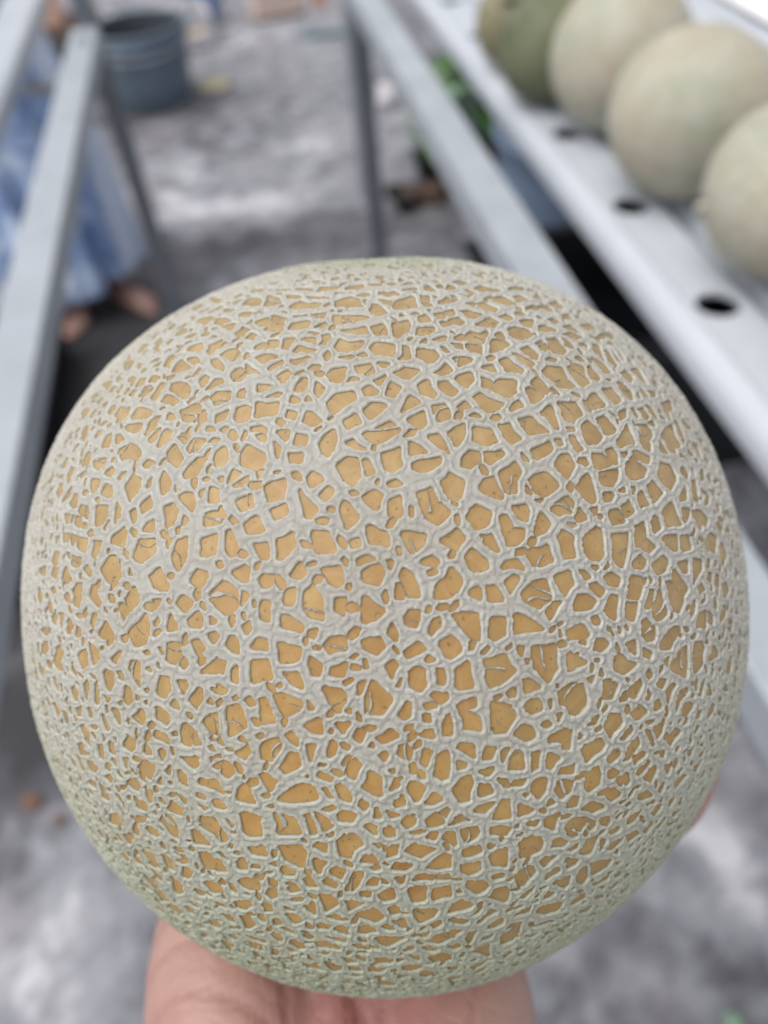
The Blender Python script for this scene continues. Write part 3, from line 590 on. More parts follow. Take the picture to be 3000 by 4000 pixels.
HOLES = """@250 1100
139 41 143 35 152 34 156 38 148 41;147 43 157 40 160 41 155 46 150 45;159 48 164 45 168 46 168 51 163 51;149 27 153 26 161 27 159 29 151 29;163 30 168 29 168 33;145 8 150 6 156 7 161 11 157 14 150 11;133 16 139 15 146 19 144 22 139 19;120 26 125 22 130 23 126 28 121 28;157 20 164 17 168 18 160 22;118 34 122 33 126 34 121 36;124 38 129 34 136 34 129 40;128 42 134 37 139 34 138 38 132 42;113 52 118 49 124 49 121 53;127 52 131 48 136 49 132 52;134 54 139 51 142 52 137 54;104 60 110 59 114 60 109 62;116 64 120 60 127 58 128 63 126 66 121 65;135 59 140 58 146 55 147 57 144 62 141 65 135 62;133 65 138 64 141 65 138 69 134 67;146 63 150 57 153 58 148 63;147 69 153 65 158 63 163 66 164 71 157 75;138 74 142 73 149 80 147 84 142 82;155 86 160 82 165 80 170 86 167 92 159 92;127 91 132 87 135 90 130 98;132 100 139 92 146 92 147 95 136 101;120 87 126 81 128 83 122 89;93 80 96 73 100 69 105 71 99 81;102 83 110 73 114 77 117 82 110 85;115 72 121 72 126 76 122 78;94 66 97 64 99 65 95 67;95 58 99 55 102 56 97 60;95 42 99 38 101 39 97 43;98 45 103 39 105 40 101 46;103 46 107 43 109 43 105 47;108 43 112 40 116 41 111 44;78 51 82 48 84 48 80 52;82 53 86 49 89 50 84 55;86 57 90 52 92 53 88 58;83 63 87 59 93 57 88 62;84 66 88 63 91 63 86 67;69 65 74 59 78 60 73 67;73 69 77 64 80 64 76 69;81 76 86 72 91 72 86 75;82 80 90 75 88 79;57 79 59 74 64 74 66 77 60 84;68 80 70 77 75 78 72 82;50 89 53 87 55 91 52 93;59 93 62 90 65 90 61 95;62 97 66 90 68 90 65 97;68 97 72 89 77 89 74 97;79 94 81 89 89 90 85 95;71 107 76 98 83 100 78 108;81 109 91 94 96 94 86 111;99 101 102 94 111 95 105 104;106 105 112 95 118 100 117 106 113 109;91 112 96 106 103 109 99 115;101 115 104 110 108 113 104 116;116 112 121 107 122 109 118 112;110 120 118 115 123 114 128 119 119 130 111 128;121 130 130 121 133 125 132 131;136 108 141 104 156 102 155 110 142 117;141 132 143 125 154 120 152 127;160 128 162 118 168 115 174 118 172 129 166 131;163 101 168 99 168 107 164 107;145 138 149 135 153 136 149 140;153 142 156 138 160 140 162 144 158 146;97 126 99 124 102 125 103 128 99 129 97 128;64 126 69 118 78 119 82 122 80 126 70 127;48 132 60 118 64 118 60 127 54 131;47 125 52 118 58 118 53 124 50 127;42 121 45 116 49 117 45 124;58 135 61 132 73 132 70 140 65 139;75 142 80 131 86 126 91 126 86 135 78 143;79 147 88 137 91 136 86 146 82 149;87 152 93 139 96 137 100 140 96 149 89 155;106 145 109 141 118 143 114 150;116 154 122 145 131 147 123 157 119 158;95 161 102 152 106 155 113 165 108 172 97 168;52 157 61 151 74 159 71 166 56 166;36 153 40 143 45 142 43 154 37 155;49 143 53 142 57 146 53 150 49 150;17 144 20 135 24 135 22 145 19 150;30 143 33 138 37 137 35 142 31 145;17 122 22 118 26 119 20 128;25 125 29 120 32 122 27 127;37 95 41 93 46 94 42 102;44 102 47 97 50 98 47 103;50 101 55 96 54 101 51 104;56 105 60 100 63 101 59 106;62 106 66 100 70 101 66 107;27 107 30 104 33 106 30 109;31 113 36 109 38 111 34 115;38 114 42 111 43 113 40 117;138 166 141 158 146 154 151 157 153 166 148 172 140 172;128 166 133 157 135 156 131 166
@950 1100
0 24 6 16 15 18 16 20 15 24 7 24;20 23 24 14 33 16 35 21 29 24;32 8 44 7 43 10 34 10;48 9 50 7 66 8 64 11 52 10;70 11 73 6 91 5 88 8 82 10 75 11;95 7 100 5 111 4 112 8 107 9 97 9;117 3 127 3 128 5 119 6;133 3 140 2 142 4 136 5;145 4 155 2 156 4 148 5;41 14 45 14 55 15 50 18 43 18;61 15 80 16 77 18 60 17;85 13 88 11 96 11 91 13;44 24 48 21 54 19 59 21 55 27 45 26;57 26 60 21 71 21 67 26;72 25 79 21 80 24 75 26;85 20 90 18 102 15 108 18 99 22 87 24;95 24 107 19 113 18 110 25;107 14 112 12 117 12 116 15 110 16;116 28 119 22 124 23 134 30 124 33;124 18 139 19 137 24 132 23;140 26 143 19 158 15 160 25 147 28;126 11 132 10 132 15 126 14;134 11 141 10 146 13 142 15 134 15;148 9 159 7 160 9 152 10;-3 30 6 29 13 30 6 34 -2 34;12 38 21 36 29 33 41 34 38 37 18 44;20 46 27 42 38 39 36 47 26 47;48 33 60 32 58 34 49 34;63 32 77 30 75 33 65 33;66 35 75 35 70 36;43 45 46 39 61 38 63 40 59 45 50 46;66 44 76 39 78 41 74 44;85 37 86 31 110 33 117 35 101 40 87 41;90 47 105 45 114 43 116 50 102 50;120 43 131 40 133 51 123 51;139 39 152 36 154 40 153 47 142 54 140 52;-3 49 0 43 6 46 1 51;3 53 8 49 13 52 9 55;12 64 13 60 19 57 23 63 17 64;23 55 33 55 32 62 25 63;37 62 39 54 48 53 49 54 42 63;49 65 53 59 59 62 66 64 64 66;55 54 58 53 66 53 66 58 61 56;70 59 74 56 72 51 79 50 79 55 74 60;85 62 89 54 97 57 112 56 109 61 97 65 89 65;117 63 122 58 140 60 137 70 122 69;144 72 148 69 150 61 154 62 155 72;153 55 158 53 156 56;74 70 77 66 81 70 77 75;90 71 102 68 103 71 95 72;106 68 112 66 114 70 110 70;13 71 22 69 33 71 20 78;24 82 37 73 38 77 26 84;46 73 60 71 62 72 53 78 48 76;61 83 65 79 71 80 69 84;3 77 15 87 7 87;32 88 42 83 46 86 39 94 37 94;78 88 85 81 97 80 94 89 90 94 83 93;105 79 117 77 121 85 114 88 107 85;124 76 135 77 129 81;141 85 150 80 163 82 152 92;97 94 101 90 105 90 108 93 100 92;49 101 51 96 56 90 59 91 58 100 54 102;68 94 75 100 70 106 67 103;13 96 27 97 21 101 13 103;-3 101 3 101 3 105 -3 107;21 108 31 103 36 104 34 107 25 108;45 112 46 107 52 109 52 112;58 110 60 106 63 110;112 101 118 98 126 102 125 105 114 106;122 93 133 88 128 97;133 106 138 94 146 99 139 108;77 113 85 106 102 103 104 109 83 124 80 121;112 118 120 113 129 113 132 116 118 128;144 122 154 108 164 113 155 118;13 112 22 115 33 113 31 126 12 126;41 127 43 120 51 121 49 128;57 130 60 121 64 121 72 131 67 135;94 130 104 122 110 131 97 137;112 142 134 131 145 139 125 151 118 149;151 128 161 125 168 121 170 132 162 137;8 137 17 135 22 139 20 149 15 145;32 140 44 139 41 148;48 151 51 141 60 144 58 152;72 152 76 145 85 139 87 147 84 156 79 161 75 158;96 150 103 147 106 152 114 157 104 155;0 158 5 152 12 157 18 161 19 168 12 174 0 170;29 149 35 155 32 163 30 160;43 160 55 160 54 168 44 168;129 161 146 154 147 170 140 175 133 172;155 149 165 155 169 160 157 162
@1650 1100
0 6 6 5 12 10 3 10;13 5 18 4 18 7 16 8;23 6 26 4 31 7 27 10 22 9;29 2 35 0 42 2 35 5;37 9 42 9 49 13 44 14;47 8 55 5 60 6 62 10 53 11;62 7 73 9 70 11 64 11;-1 14 5 14 6 19 0 19;0 21 7 21 9 24 2 25;8 14 13 14 11 16;15 19 20 18 26 14 29 14 33 18 25 22 15 22;33 14 44 15 40 16;40 22 47 20 47 24;49 21 56 20 62 23 69 26 66 30 57 28;61 16 75 15 80 18 86 22 75 24 66 20;82 15 91 14 98 18 87 21;78 9 86 6 95 7 90 10;95 8 103 9 97 10;102 15 106 13 110 17 104 18;112 14 118 16 114 17;36 29 44 28 55 31 49 35 42 35;10 32 18 30 21 35 14 36;20 29 29 28 30 31 25 34;24 38 33 34 39 38 33 41 27 40;15 39 21 38 25 42 18 43;-4 33 2 32 7 38 -3 39;-3 44 10 43 11 47 3 52 -4 52;49 42 56 38 62 35 71 40 64 44 53 43;71 35 77 31 83 34 78 38;84 30 91 29 95 32 88 33;95 27 104 23 108 26 106 29;107 24 116 23 121 29 114 28;117 22 124 20 129 23 124 27;106 35 108 34 110 35 108 36;114 36 120 35 125 38 119 40;128 33 134 32 139 36 131 37;140 34 143 32 144 35;90 38 94 36 103 37 101 44 95 42;79 46 87 42 99 46 101 52 89 55 82 52;107 44 112 41 122 45 109 48;103 50 105 50 105 52;128 44 138 43 147 49 140 48;145 42 151 40 159 44 150 46;147 36 154 41 159 43 151 38;29 53 37 49 41 55 31 55;41 49 45 47 52 49 60 48 57 53 55 58 43 56;11 56 15 53 21 51 19 56;0 58 5 55 4 58;26 58 37 59 37 64 31 63;41 59 54 60 55 68 42 65;17 62 20 62 25 67 21 68;66 52 70 49 73 49 75 53;63 58 65 55 76 55 80 59 72 64 63 66;-3 64 11 65 15 70 6 76 -4 71;28 74 34 71 47 73 40 78 34 81;11 85 21 77 27 84 17 87;55 80 65 77 69 85 60 82;71 75 79 72 85 78 93 83 90 87 79 86;83 68 87 67 102 76 98 79 90 74;89 63 97 61 106 69 104 73 96 69;104 60 111 57 117 64 113 66 109 65;115 55 123 53 132 64 128 69 121 68 118 62;128 52 134 55 141 62 137 64 132 60;130 50 136 49 147 52 142 55 136 53;114 74 118 72 124 73 120 75;140 72 145 71 150 75 144 75;145 59 150 58 151 62 146 61;54 88 63 91 62 99 55 96;64 100 67 92 86 94 85 101 86 104 79 109;30 91 45 85 46 91 40 99 34 95;15 94 23 93 27 98 33 103 28 107 20 102;-5 98 -2 95 5 92 8 98 14 105 10 108 0 105;47 108 53 103 60 108 75 114 70 119 61 122 54 117;99 95 106 88 111 93 119 102 114 105;95 101 98 98 112 106 100 112;111 84 115 80 128 80 132 89 121 94;124 96 133 91 140 98 134 100 126 100;133 80 140 77 148 80 149 88 154 94 144 98 139 92;152 81 155 80 164 90 160 93 155 90;82 121 85 114 89 111 93 115;107 121 119 116 121 124 125 137 121 136;125 114 141 113 147 123 140 126 139 130 130 127;147 111 150 111 156 121 154 122;152 110 161 104 170 115 159 120;89 129 101 126 106 132 116 140 99 143;71 134 82 133 86 140 92 147 83 151 75 143;47 138 63 137 68 148 60 150 54 152 47 148;44 127 49 124 54 127;34 118 39 112 44 118 36 121;11 116 21 114 25 118 25 126 15 129 12 122;5 144 15 141 19 149 25 159 15 153;23 139 38 133 38 142 31 153;38 166 43 158 52 160 53 168 46 174 38 172;57 159 72 155 74 158 62 168 58 166;100 158 117 150 120 155 104 165;122 148 128 147 130 151 126 153;137 143 142 144 148 156 144 158 139 151;146 135 152 130 158 135 165 144 160 151 153 152 149 145;133 136 140 135 140 138 135 138;92 161 98 167 94 166;161 129 168 125 178 137 168 142
@2150 1100
36 58 43 60 46 69 49 75 40 67;38 71 48 77 55 85 49 86 42 78;39 55 44 52 45 57;45 51 49 50 51 55 47 55;48 47 57 51 55 55 51 52;49 65 53 66 57 72 61 77 58 80 53 75;55 63 60 69 64 75 60 73;60 62 66 71 67 75 63 70;64 60 72 69 79 74 74 72;70 72 75 75 72 74;64 86 69 83 75 90 74 95 68 91;73 83 80 82 84 89 88 95 83 94;84 84 92 92 99 100 93 96;88 82 97 93 100 99 94 93;60 95 66 95 74 102 75 109 69 109 63 101;47 101 55 99 64 110 59 114 53 108;51 92 55 92 53 93;79 105 81 104 82 108 80 109;81 99 86 103 90 109 85 108;90 102 95 102 96 106 92 108;62 124 69 120 69 126 64 130;74 119 77 118 80 124 78 126;80 118 84 117 90 125 86 127;87 115 92 118 98 127 93 126;101 115 110 111 112 120 104 122;98 117 102 121 99 123;88 130 93 130 96 134 92 134;60 148 71 135 78 151 64 152;75 131 78 132 77 136;80 134 87 132 93 140 91 147 85 141;81 140 91 149 90 157 83 152;102 145 106 137 111 147 115 158 110 158;106 136 110 132 114 144 119 152 115 154;113 131 117 131 124 147 121 151;100 149 109 161 101 159;63 158 70 158 68 162;76 159 80 158 90 162 89 168 80 165;50 158 56 153 61 161 62 168 58 169;73 165 76 162 80 168
@150 1800
53 0 64 0 61 6 57 8 54 6;99 3 103 -1 106 0 109 4 105 6;137 11 148 -2 154 -2 150 9 147 15 138 15;62 12 70 5 73 10 70 14 66 13;75 17 78 13 83 11 78 19;81 24 86 18 88 13 97 17 94 27 86 38;101 25 103 19 106 16 104 24;113 19 116 13 125 20 122 27 115 31;152 19 156 18 159 19 155 21;49 24 50 18 57 18 58 22 53 31 50 30;59 31 63 21 69 25 70 32 66 33;30 41 34 33 38 32 38 43 33 44;23 39 28 29 32 25 31 33 26 38;38 47 41 42 47 43 49 49 48 54;26 50 34 51 33 57 27 57;35 58 36 52 42 54 40 61;42 61 44 58 48 60 47 63;55 43 66 42 66 50 60 59 54 60;62 62 67 55 65 62;72 58 73 40 77 46 77 54;86 49 91 44 94 54 90 58;96 41 104 33 106 42 105 45 98 48;99 64 103 57 107 56 108 65;69 72 80 64 84 69 82 77 80 80 69 75;117 43 125 39 130 48 126 60 119 64;131 33 137 29 143 31 146 40 143 48;149 30 154 28 151 34;158 38 160 26 168 28 168 38;134 60 136 52 141 56;154 59 156 48 168 46 168 58;24 67 29 69 28 75 24 74;30 69 37 70 35 79 31 77;38 71 46 73 46 80 45 85 38 80;52 74 60 74 58 83 52 79;50 89 52 80 57 83 54 91;14 95 17 85 21 85 20 95;27 87 31 88 30 92;32 96 33 89 42 91 40 98;89 88 96 72 108 73 109 85 97 93;119 76 125 75 121 82;125 91 131 76 141 71 139 90 131 101;152 73 165 69 164 87 157 89 151 87;60 100 66 88 73 91 72 104 67 113;68 120 69 114 75 99 76 93 77 106 73 115;2 103 4 99 9 99 8 105;13 105 16 98 21 100 19 108;23 111 27 99 33 108 29 113;43 101 46 99 51 104 50 109 47 107;84 106 86 99 89 105;103 107 113 100 118 108 114 120 107 118;116 119 119 111 122 114 119 119;141 113 147 101 157 105 154 112 148 119;33 120 36 113 42 115 41 122 34 122;34 125 41 125 39 135 34 132;25 125 30 122 32 130 27 129;12 118 17 117 18 122 14 122;49 127 51 119 54 116 60 130 59 134 52 130;82 129 87 120 92 118 96 128 94 134 87 139;75 135 79 132 85 140 80 148;107 129 114 129 111 133;129 133 134 126 144 134 137 142;160 127 168 119 170 127 166 132;42 142 46 136 47 141 44 146;49 151 52 142 56 142 52 156;14 146 18 139 19 144 19 151 15 149;28 150 30 146 34 152 32 162 28 160;37 153 41 155 41 161 37 162;21 142 25 143 23 156;57 161 64 147 71 160 71 167 60 164;84 159 92 152 102 142 104 152 101 168 90 172;120 156 123 142 130 156;140 149 150 140 153 145 153 153 142 154;161 144 166 149 161 150;4 156 8 154 11 160 8 161;159 160 166 159 168 164 163 168
@850 1800
111 4 119 -2 129 0 130 17 124 24 117 18;135 2 139 1 145 11 137 14;68 -1 76 -1 72 2;15 14 17 9 23 12 17 18 12 22;17 24 24 19 29 15 29 20 22 24;36 9 42 9 38 16;52 12 58 11 57 13;3 17 8 16 7 20;44 25 52 21 62 19 63 27 62 36 49 38;84 16 88 10 94 12 98 17 90 24 86 23;96 31 103 24 107 29 102 38;134 34 146 26 153 30 148 46 140 40;159 20 166 17 170 22 164 23;158 50 161 35 168 33 170 50 168 52;18 38 31 32 34 42 22 46;51 46 63 42 65 48 54 55;77 27 80 32 94 46 88 53 82 52;0 46 4 43 7 52 0 57;25 58 37 51 44 64 30 67;115 46 117 38 131 52 127 58 121 62 117 54;8 67 12 66 20 84 19 88 14 89 9 84;35 77 46 76 48 91 42 90;55 73 69 66 71 79 63 88 58 92 56 90;87 68 103 65 109 79 108 82 92 86;124 74 130 72 131 80 125 80;139 63 142 61 150 67 157 68 159 78 141 78;129 92 138 90 144 92 130 98;133 105 148 96 153 103 148 115 135 113;157 91 163 91 159 98;0 95 5 94 7 98 2 99;16 104 26 98 30 102 28 112 24 111;40 110 43 106 53 106 52 115 43 117 40 114;68 108 77 95 83 105 76 110;97 100 113 96 117 114 112 116 105 111;-6 122 6 111 11 113 17 120 18 131 17 137 9 143 0 133;21 134 23 121 28 124 23 132;63 131 66 119 73 120 72 127 68 133;79 135 82 122 88 116 97 128 98 148 86 144;40 136 43 129 49 129 49 147 41 145;111 128 120 128 119 142 111 138;135 128 140 128 155 139 147 147 135 149;23 154 29 150 32 156 27 161;61 142 66 143 78 154 76 158 60 153;83 158 92 157 89 164 83 161;157 160 162 151 166 160 164 166 158 162
@1550 1800
145 4 152 -4 160 -5 165 5 157 17 150 11;15 5 22 3 39 -3 39 2 32 9 21 13 15 9;41 21 50 11 64 20 60 33 53 35 48 32;93 12 109 2 115 11 111 21 112 30 102 32 97 22;78 26 82 18 87 15 92 24 98 34 95 36 79 31;123 19 126 14 137 10 149 24 138 33 129 29;121 24 125 30 122 30;129 36 135 35 132 37;17 32 31 26 38 37 26 51 23 45;26 53 39 38 49 47 38 59;51 37 56 40 54 41;12 44 14 44 14 52 12 51;64 52 72 41 86 48 83 59 73 64;107 44 121 42 123 46 121 55 113 53;142 46 158 35 163 39 161 50 150 53;127 68 132 49 135 50 141 60 136 66;94 53 98 51 101 51 106 61 98 68;100 71 108 63 117 63 116 72 109 79 102 79;78 70 84 69 79 71;82 71 87 68 93 83 90 83 82 76;4 67 12 66 28 71 26 79 16 85;41 75 54 63 63 72 54 83 43 78;148 72 152 66 163 70 162 77 164 89 155 91;159 60 166 60 163 62;64 90 71 83 85 93 85 100 72 102;120 88 124 82 139 78 144 92 126 98;24 94 32 90 38 94 34 98 26 97;28 104 34 101 35 103 29 106;96 100 100 94 111 93 118 103 107 100;4 105 7 98 14 103 19 117 21 126 11 126;0 112 3 113 7 128 0 127;34 116 39 110 54 122 46 126 34 127;41 110 50 99 61 110 56 121 46 115;145 106 160 104 164 117 156 126 149 115;99 111 107 108 113 111 104 124;68 124 71 119 77 117 77 128;83 116 90 115 97 128 84 128;115 125 126 114 138 109 140 117 143 127 134 131 131 134 117 129;136 138 145 131 152 132 146 138 141 145;8 146 11 141 21 140 22 147 8 147;9 151 20 150 18 154 11 153;31 158 35 147 40 145 41 152 33 160;52 143 60 141 74 143 76 155 76 166 68 164 58 154;86 144 98 145 100 150 100 161 93 165 86 162;108 144 113 143 125 148 134 155 110 161;148 152 153 151 150 153;156 161 162 154 166 151 170 155 170 164 160 166
@2200 1800
26 -4 35 -5 45 3 40 7 30 9 27 7;58 2 63 0 76 8 74 16 67 19 60 17 57 12;86 14 88 2 99 5 104 16 99 27 93 24 88 17;32 14 45 10 50 8 50 16 45 25 34 23;11 26 20 12 23 16 27 28 29 37 24 37;36 31 47 32 43 38 38 38;51 28 55 25 55 28;61 26 66 26 63 31;77 27 83 19 91 30 83 39;67 34 73 30 80 41 70 44;52 43 58 36 63 46 56 51;107 36 111 24 113 36 107 38;116 20 121 18 124 38 118 36;124 12 128 9 130 18 126 19;11 54 14 43 21 52 16 55;24 44 31 43 31 49 28 50;42 49 50 46 55 55 45 61;4 60 12 59 8 62;90 47 100 39 106 53 109 59 93 61;109 46 116 45 115 54 111 57;81 59 84 51 87 52 88 62 84 67;118 47 124 46 127 62 126 66 119 54;125 45 133 54 131 62 128 60;64 61 74 57 77 71 72 81 66 79;72 82 78 73 85 80 79 86;90 74 92 70 104 69 105 82 100 83 94 79;107 69 115 68 117 81 108 82;18 73 21 68 30 62 35 66 36 87 32 91 22 90 18 84;45 71 58 67 58 81 55 98 52 98 46 91;64 93 71 89 76 94 71 100 64 99;81 99 91 89 96 94 94 102 86 104;105 95 114 92 114 103 110 103;118 92 127 93 127 101 119 115;36 99 40 94 41 97 38 99;25 97 31 97 28 100;14 102 18 102 23 107 19 110;36 107 44 103 52 109 51 116 42 115;22 115 28 112 38 120 33 125;60 118 62 107 72 109 70 120 67 128 59 127;72 112 75 108 73 113;78 107 81 110 79 112;10 135 14 128 21 124 29 129 24 135 10 139;37 137 44 126 51 127 50 144 48 148 41 144;58 132 66 132 64 147 58 145;74 137 78 119 83 119 80 137;83 135 88 117 90 121 95 142 87 148 82 142;94 112 98 112 106 125 110 127 106 141 100 139 97 128;99 105 103 102 114 118 110 126 101 115;25 145 30 143 33 149 32 151 28 150;2 160 10 152 17 151 22 160 18 164 5 166;39 155 44 156 46 161;51 154 53 156 52 158;71 151 75 147 85 155 84 165 76 167 71 160;90 165 98 156 107 155 108 159 102 168 95 170;121 149 124 141 131 140 131 156 121 154;130 73 135 67 141 72 139 86 134 80;129 77 132 76 133 84;144 77 148 80 150 87 147 97 143 90;140 55 146 62 145 68 141 64;123 119 127 113 131 120 124 124;116 133 121 127 120 139 116 144;125 132 131 125 130 130;132 103 136 104 136 112 132 110;139 105 143 107 143 117 139 115;145 115 150 112 152 120 150 127 146 124;133 140 137 144 137 150 133 150;143 140 147 134 150 138 148 146 142 149;131 91 134 90 134 97 131 97;125 26 133 33 128 31;130 36 134 34 133 40 129 41
@150 2500
4 9 6 2 10 3 11 9 8 14;15 22 18 6 21 4 25 13 22 17 24 28 20 26;39 14 42 8 46 8 46 21 42 25;48 3 57 12 59 16 55 22 51 22;34 5 34 9 32 7;32 22 34 21 37 29 36 32 33 29;2 22 5 22 8 28 5 34 3 30;65 -4 71 -2 71 1 66 5;70 18 77 11 74 21;63 31 66 27 71 30 71 40 68 47 65 42;85 26 87 19 96 21 96 43 91 36;80 46 82 41 88 46 88 55 83 59 79 54;92 50 96 52 92 54;119 18 120 4 125 2 132 4 133 12 128 21 122 20;132 22 136 14 139 20 136 26;143 1 152 0 155 7 149 14;111 50 115 34 122 34 124 45 118 52;130 37 137 38 139 42 136 49;141 57 148 46 152 48 153 55 147 64;124 59 128 54 132 62;150 31 165 18 170 18 170 29 160 31;160 45 168 43 168 49;158 58 161 55 164 58;15 36 19 35 21 47 17 42;22 41 24 41 24 50;32 46 35 44 39 47 38 56 34 54;43 41 46 37 48 42 46 55;53 42 55 38 58 50 57 58 54 58;62 51 68 54 65 57;15 59 18 59 22 67 19 72;22 62 26 64 29 72 27 77;33 68 37 73 35 75;48 64 50 62 52 69 50 70;60 70 62 68 68 82 64 82;69 65 73 64 77 70 77 79;88 71 96 64 99 65 100 71 97 77;110 62 114 62 121 67 122 73 120 78 110 72;15 74 22 86 19 85;40 82 44 78 49 84 49 91 43 88;27 85 30 86 32 97;72 90 74 90 74 94;66 92 72 95 72 105 67 103;56 97 60 98 62 112 58 109;81 98 85 87 91 92 90 99 87 102;107 88 109 85 118 88 123 94 122 97;133 87 135 78 139 76 142 82 142 97 135 96;143 80 151 95 145 96;153 74 168 66 168 86 161 86;99 102 101 94 106 104 102 104;112 103 116 102 119 105 116 111;44 91 49 92 51 98;21 90 25 96 28 106;18 108 21 110 24 117 20 115;30 107 35 110 38 118 34 116;36 105 40 108 44 117 42 120;46 109 53 113 57 118 54 121 49 119;69 110 73 109 74 116;80 108 85 110 82 118;93 119 98 110 104 111 109 117 105 128;134 108 148 107 149 115 145 116;160 110 168 106 168 121 162 118;64 127 69 123 71 125 68 131;83 131 92 129 95 133 94 139 88 137;47 131 50 128 55 132 54 136;58 132 62 135 67 144 65 147 61 145;36 122 40 124 42 129;28 131 33 136 35 139;40 140 47 147 48 152;52 148 56 150 61 158;100 137 103 136 108 141 108 147 105 149;112 132 115 126 115 133;131 129 132 119 139 124 139 134;119 121 124 116 121 124;151 127 168 132 168 138 151 132;73 141 77 142 80 149 82 156;74 151 78 155 82 165;90 145 101 150 103 153 102 157 92 154;127 141 138 147 137 151;120 156 123 149 135 156 133 161;148 144 149 141 155 144 155 147;150 152 157 154 154 156;162 147 168 146 168 152 162 149;92 161 101 164 99 167 94 167;67 166 69 160 77 162 78 168;115 168 119 161 126 164 127 170;152 163 164 163 164 170 152 168
@850 2500
9 5 12 -2 17 -1 20 4 21 12 15 10;33 7 38 0 47 0 47 10 38 9;58 3 62 3 77 10 75 19 59 20;99 6 106 -3 118 -4 119 7 112 8 105 12;134 0 142 -1 149 -1 153 7 147 14 136 8;-3 28 0 16 8 20 6 30;33 19 48 20 50 35 31 40;14 35 15 25 19 23 19 38;86 17 97 25 94 33 89 32 86 24;105 32 107 25 120 21 118 33;136 18 139 27 136 27;155 23 161 19 165 22 163 28 161 35;62 30 76 29 80 44 70 38;0 42 7 43 11 46 5 49 -3 48;97 46 100 44 115 45 119 50 119 57 116 60 113 66 109 66;139 52 144 39 148 41 162 54 152 66 139 66;132 42 138 40 133 50;52 51 61 48 77 55 77 64 63 70 58 61;84 56 88 63 84 64;38 57 44 55 54 73 54 76 42 77 39 68;11 62 20 60 24 68 27 80 18 84 13 89;119 66 124 63 124 67;80 79 94 72 96 88 88 86;109 77 123 76 117 86;134 81 140 78 146 79 141 83;126 90 131 82 137 84 132 94;147 90 158 82 165 88 165 90 153 95;140 98 143 95 144 99;65 88 70 85 75 91 75 97 69 94;17 104 29 95 30 100 27 108;41 100 43 94 58 91 60 96 50 112 41 109;84 96 91 97 90 105 87 111;103 103 106 93 111 98 109 105 104 108;97 112 101 114 96 114;0 94 3 89 6 98;57 119 68 104 75 105 77 114 62 123;116 114 121 107 127 108 134 116 130 122 126 128 122 126;150 107 155 103 157 107 155 111;4 119 7 113 15 117 16 122 11 127 5 124;-3 107 3 112 2 121 -3 119;39 124 42 123 54 131 48 140;94 125 97 121 106 126 103 129;83 125 85 124 84 126;26 125 27 126 26 127;160 119 164 118 164 121;134 136 139 133 142 121 152 126 153 140 150 142 142 140;20 144 21 138 27 132 31 138 36 150 21 147;56 147 69 136 81 131 90 136 93 147 74 150;98 137 100 136 105 145 103 145;108 134 112 131 120 140 123 146 122 149 114 146;98 156 104 153 108 155 103 157;131 154 133 148 140 152 136 158;0 133 7 141 -2 137;-2 146 9 153 5 154 -3 152;161 136 165 127 168 125 168 134;21 161 27 159 40 162 40 172 24 170;53 158 71 162 73 170 56 170;82 163 86 161 88 168;91 159 102 164 105 168 96 168;111 161 117 158 129 162 125 168 114 166;145 164 147 154 150 163;157 155 168 161 160 163;163 148 168 144 168 151
@1550 2500
7 10 20 1 24 2 28 8 10 15;40 2 50 -3 59 10 49 16 44 14;12 28 19 24 26 27 27 42 22 49 13 43;28 18 30 14 35 18 30 19;36 27 42 27 42 40 38 40;53 27 66 20 71 44 57 46 53 41;81 18 101 13 105 24 110 29 94 39 85 42;79 11 84 5 86 6 82 11;112 8 117 8 115 17;118 20 121 19 120 23;124 8 144 3 147 8 147 18 149 26 139 37 130 28 126 25;158 16 168 12 168 27 159 29;117 39 121 36 132 42 120 49;99 47 104 45 110 44 109 52 102 51;0 41 4 36 2 42;32 51 35 49 45 49 47 52 40 57;26 61 33 58 37 60 28 63;25 69 31 68 31 74 26 74;57 60 73 55 73 63 61 67;60 68 74 71 62 73;86 57 96 58 106 61 102 66 87 82;108 65 111 72 103 84 89 83;119 60 123 56 130 55 132 64 125 68 121 66;138 54 141 53 139 63;149 49 158 42 172 40 174 57 166 68 160 67 157 60 150 59;1 69 10 59 13 62 13 71 7 74;63 75 74 71 77 84 64 83;43 75 49 67 52 75 52 86 44 86;21 87 27 82 33 81 36 88;111 86 119 79 124 80 127 89 120 93;132 78 137 76 141 79 136 81;147 69 152 68 148 76;139 90 156 83 163 82 160 99 151 94 140 94;1 105 2 99 7 97 13 103 11 112;22 115 25 99 33 102 26 118;34 125 40 103 46 102 48 109 47 126 42 128;55 99 60 96 71 97 71 108 62 104;79 109 81 98 92 98 86 108;56 112 63 115 62 118 56 119;76 121 88 117 89 120 83 125;97 101 105 99 97 113;102 119 106 108 110 102 116 104 117 118;125 103 130 102 129 117 124 119;138 104 152 108 146 113 142 118 138 117;149 123 152 118 164 114 163 121;0 126 6 126 -2 135;11 136 14 131 26 137 20 149 17 150;26 151 34 140 42 145 33 149;52 136 62 127 68 126 70 132 68 148 62 149;76 134 84 134 88 140 77 145;92 128 101 130 104 136 99 136;107 131 119 128 116 133 107 135;124 138 127 128 137 129 135 142 131 146;145 140 147 131 161 129 160 138 151 147;-3 149 5 142 7 152 0 153;72 157 85 149 89 149 80 158;87 163 95 148 104 147 107 163 93 165;115 151 126 156 115 162;138 154 140 148 145 152;157 153 168 143 166 152;26 165 33 159 46 153 49 155 46 160 43 168 28 172;118 141 121 142 120 144;55 163 61 162 65 166 56 168;140 163 152 160 146 168 138 168;11 165 15 162 15 168
@2200 2500
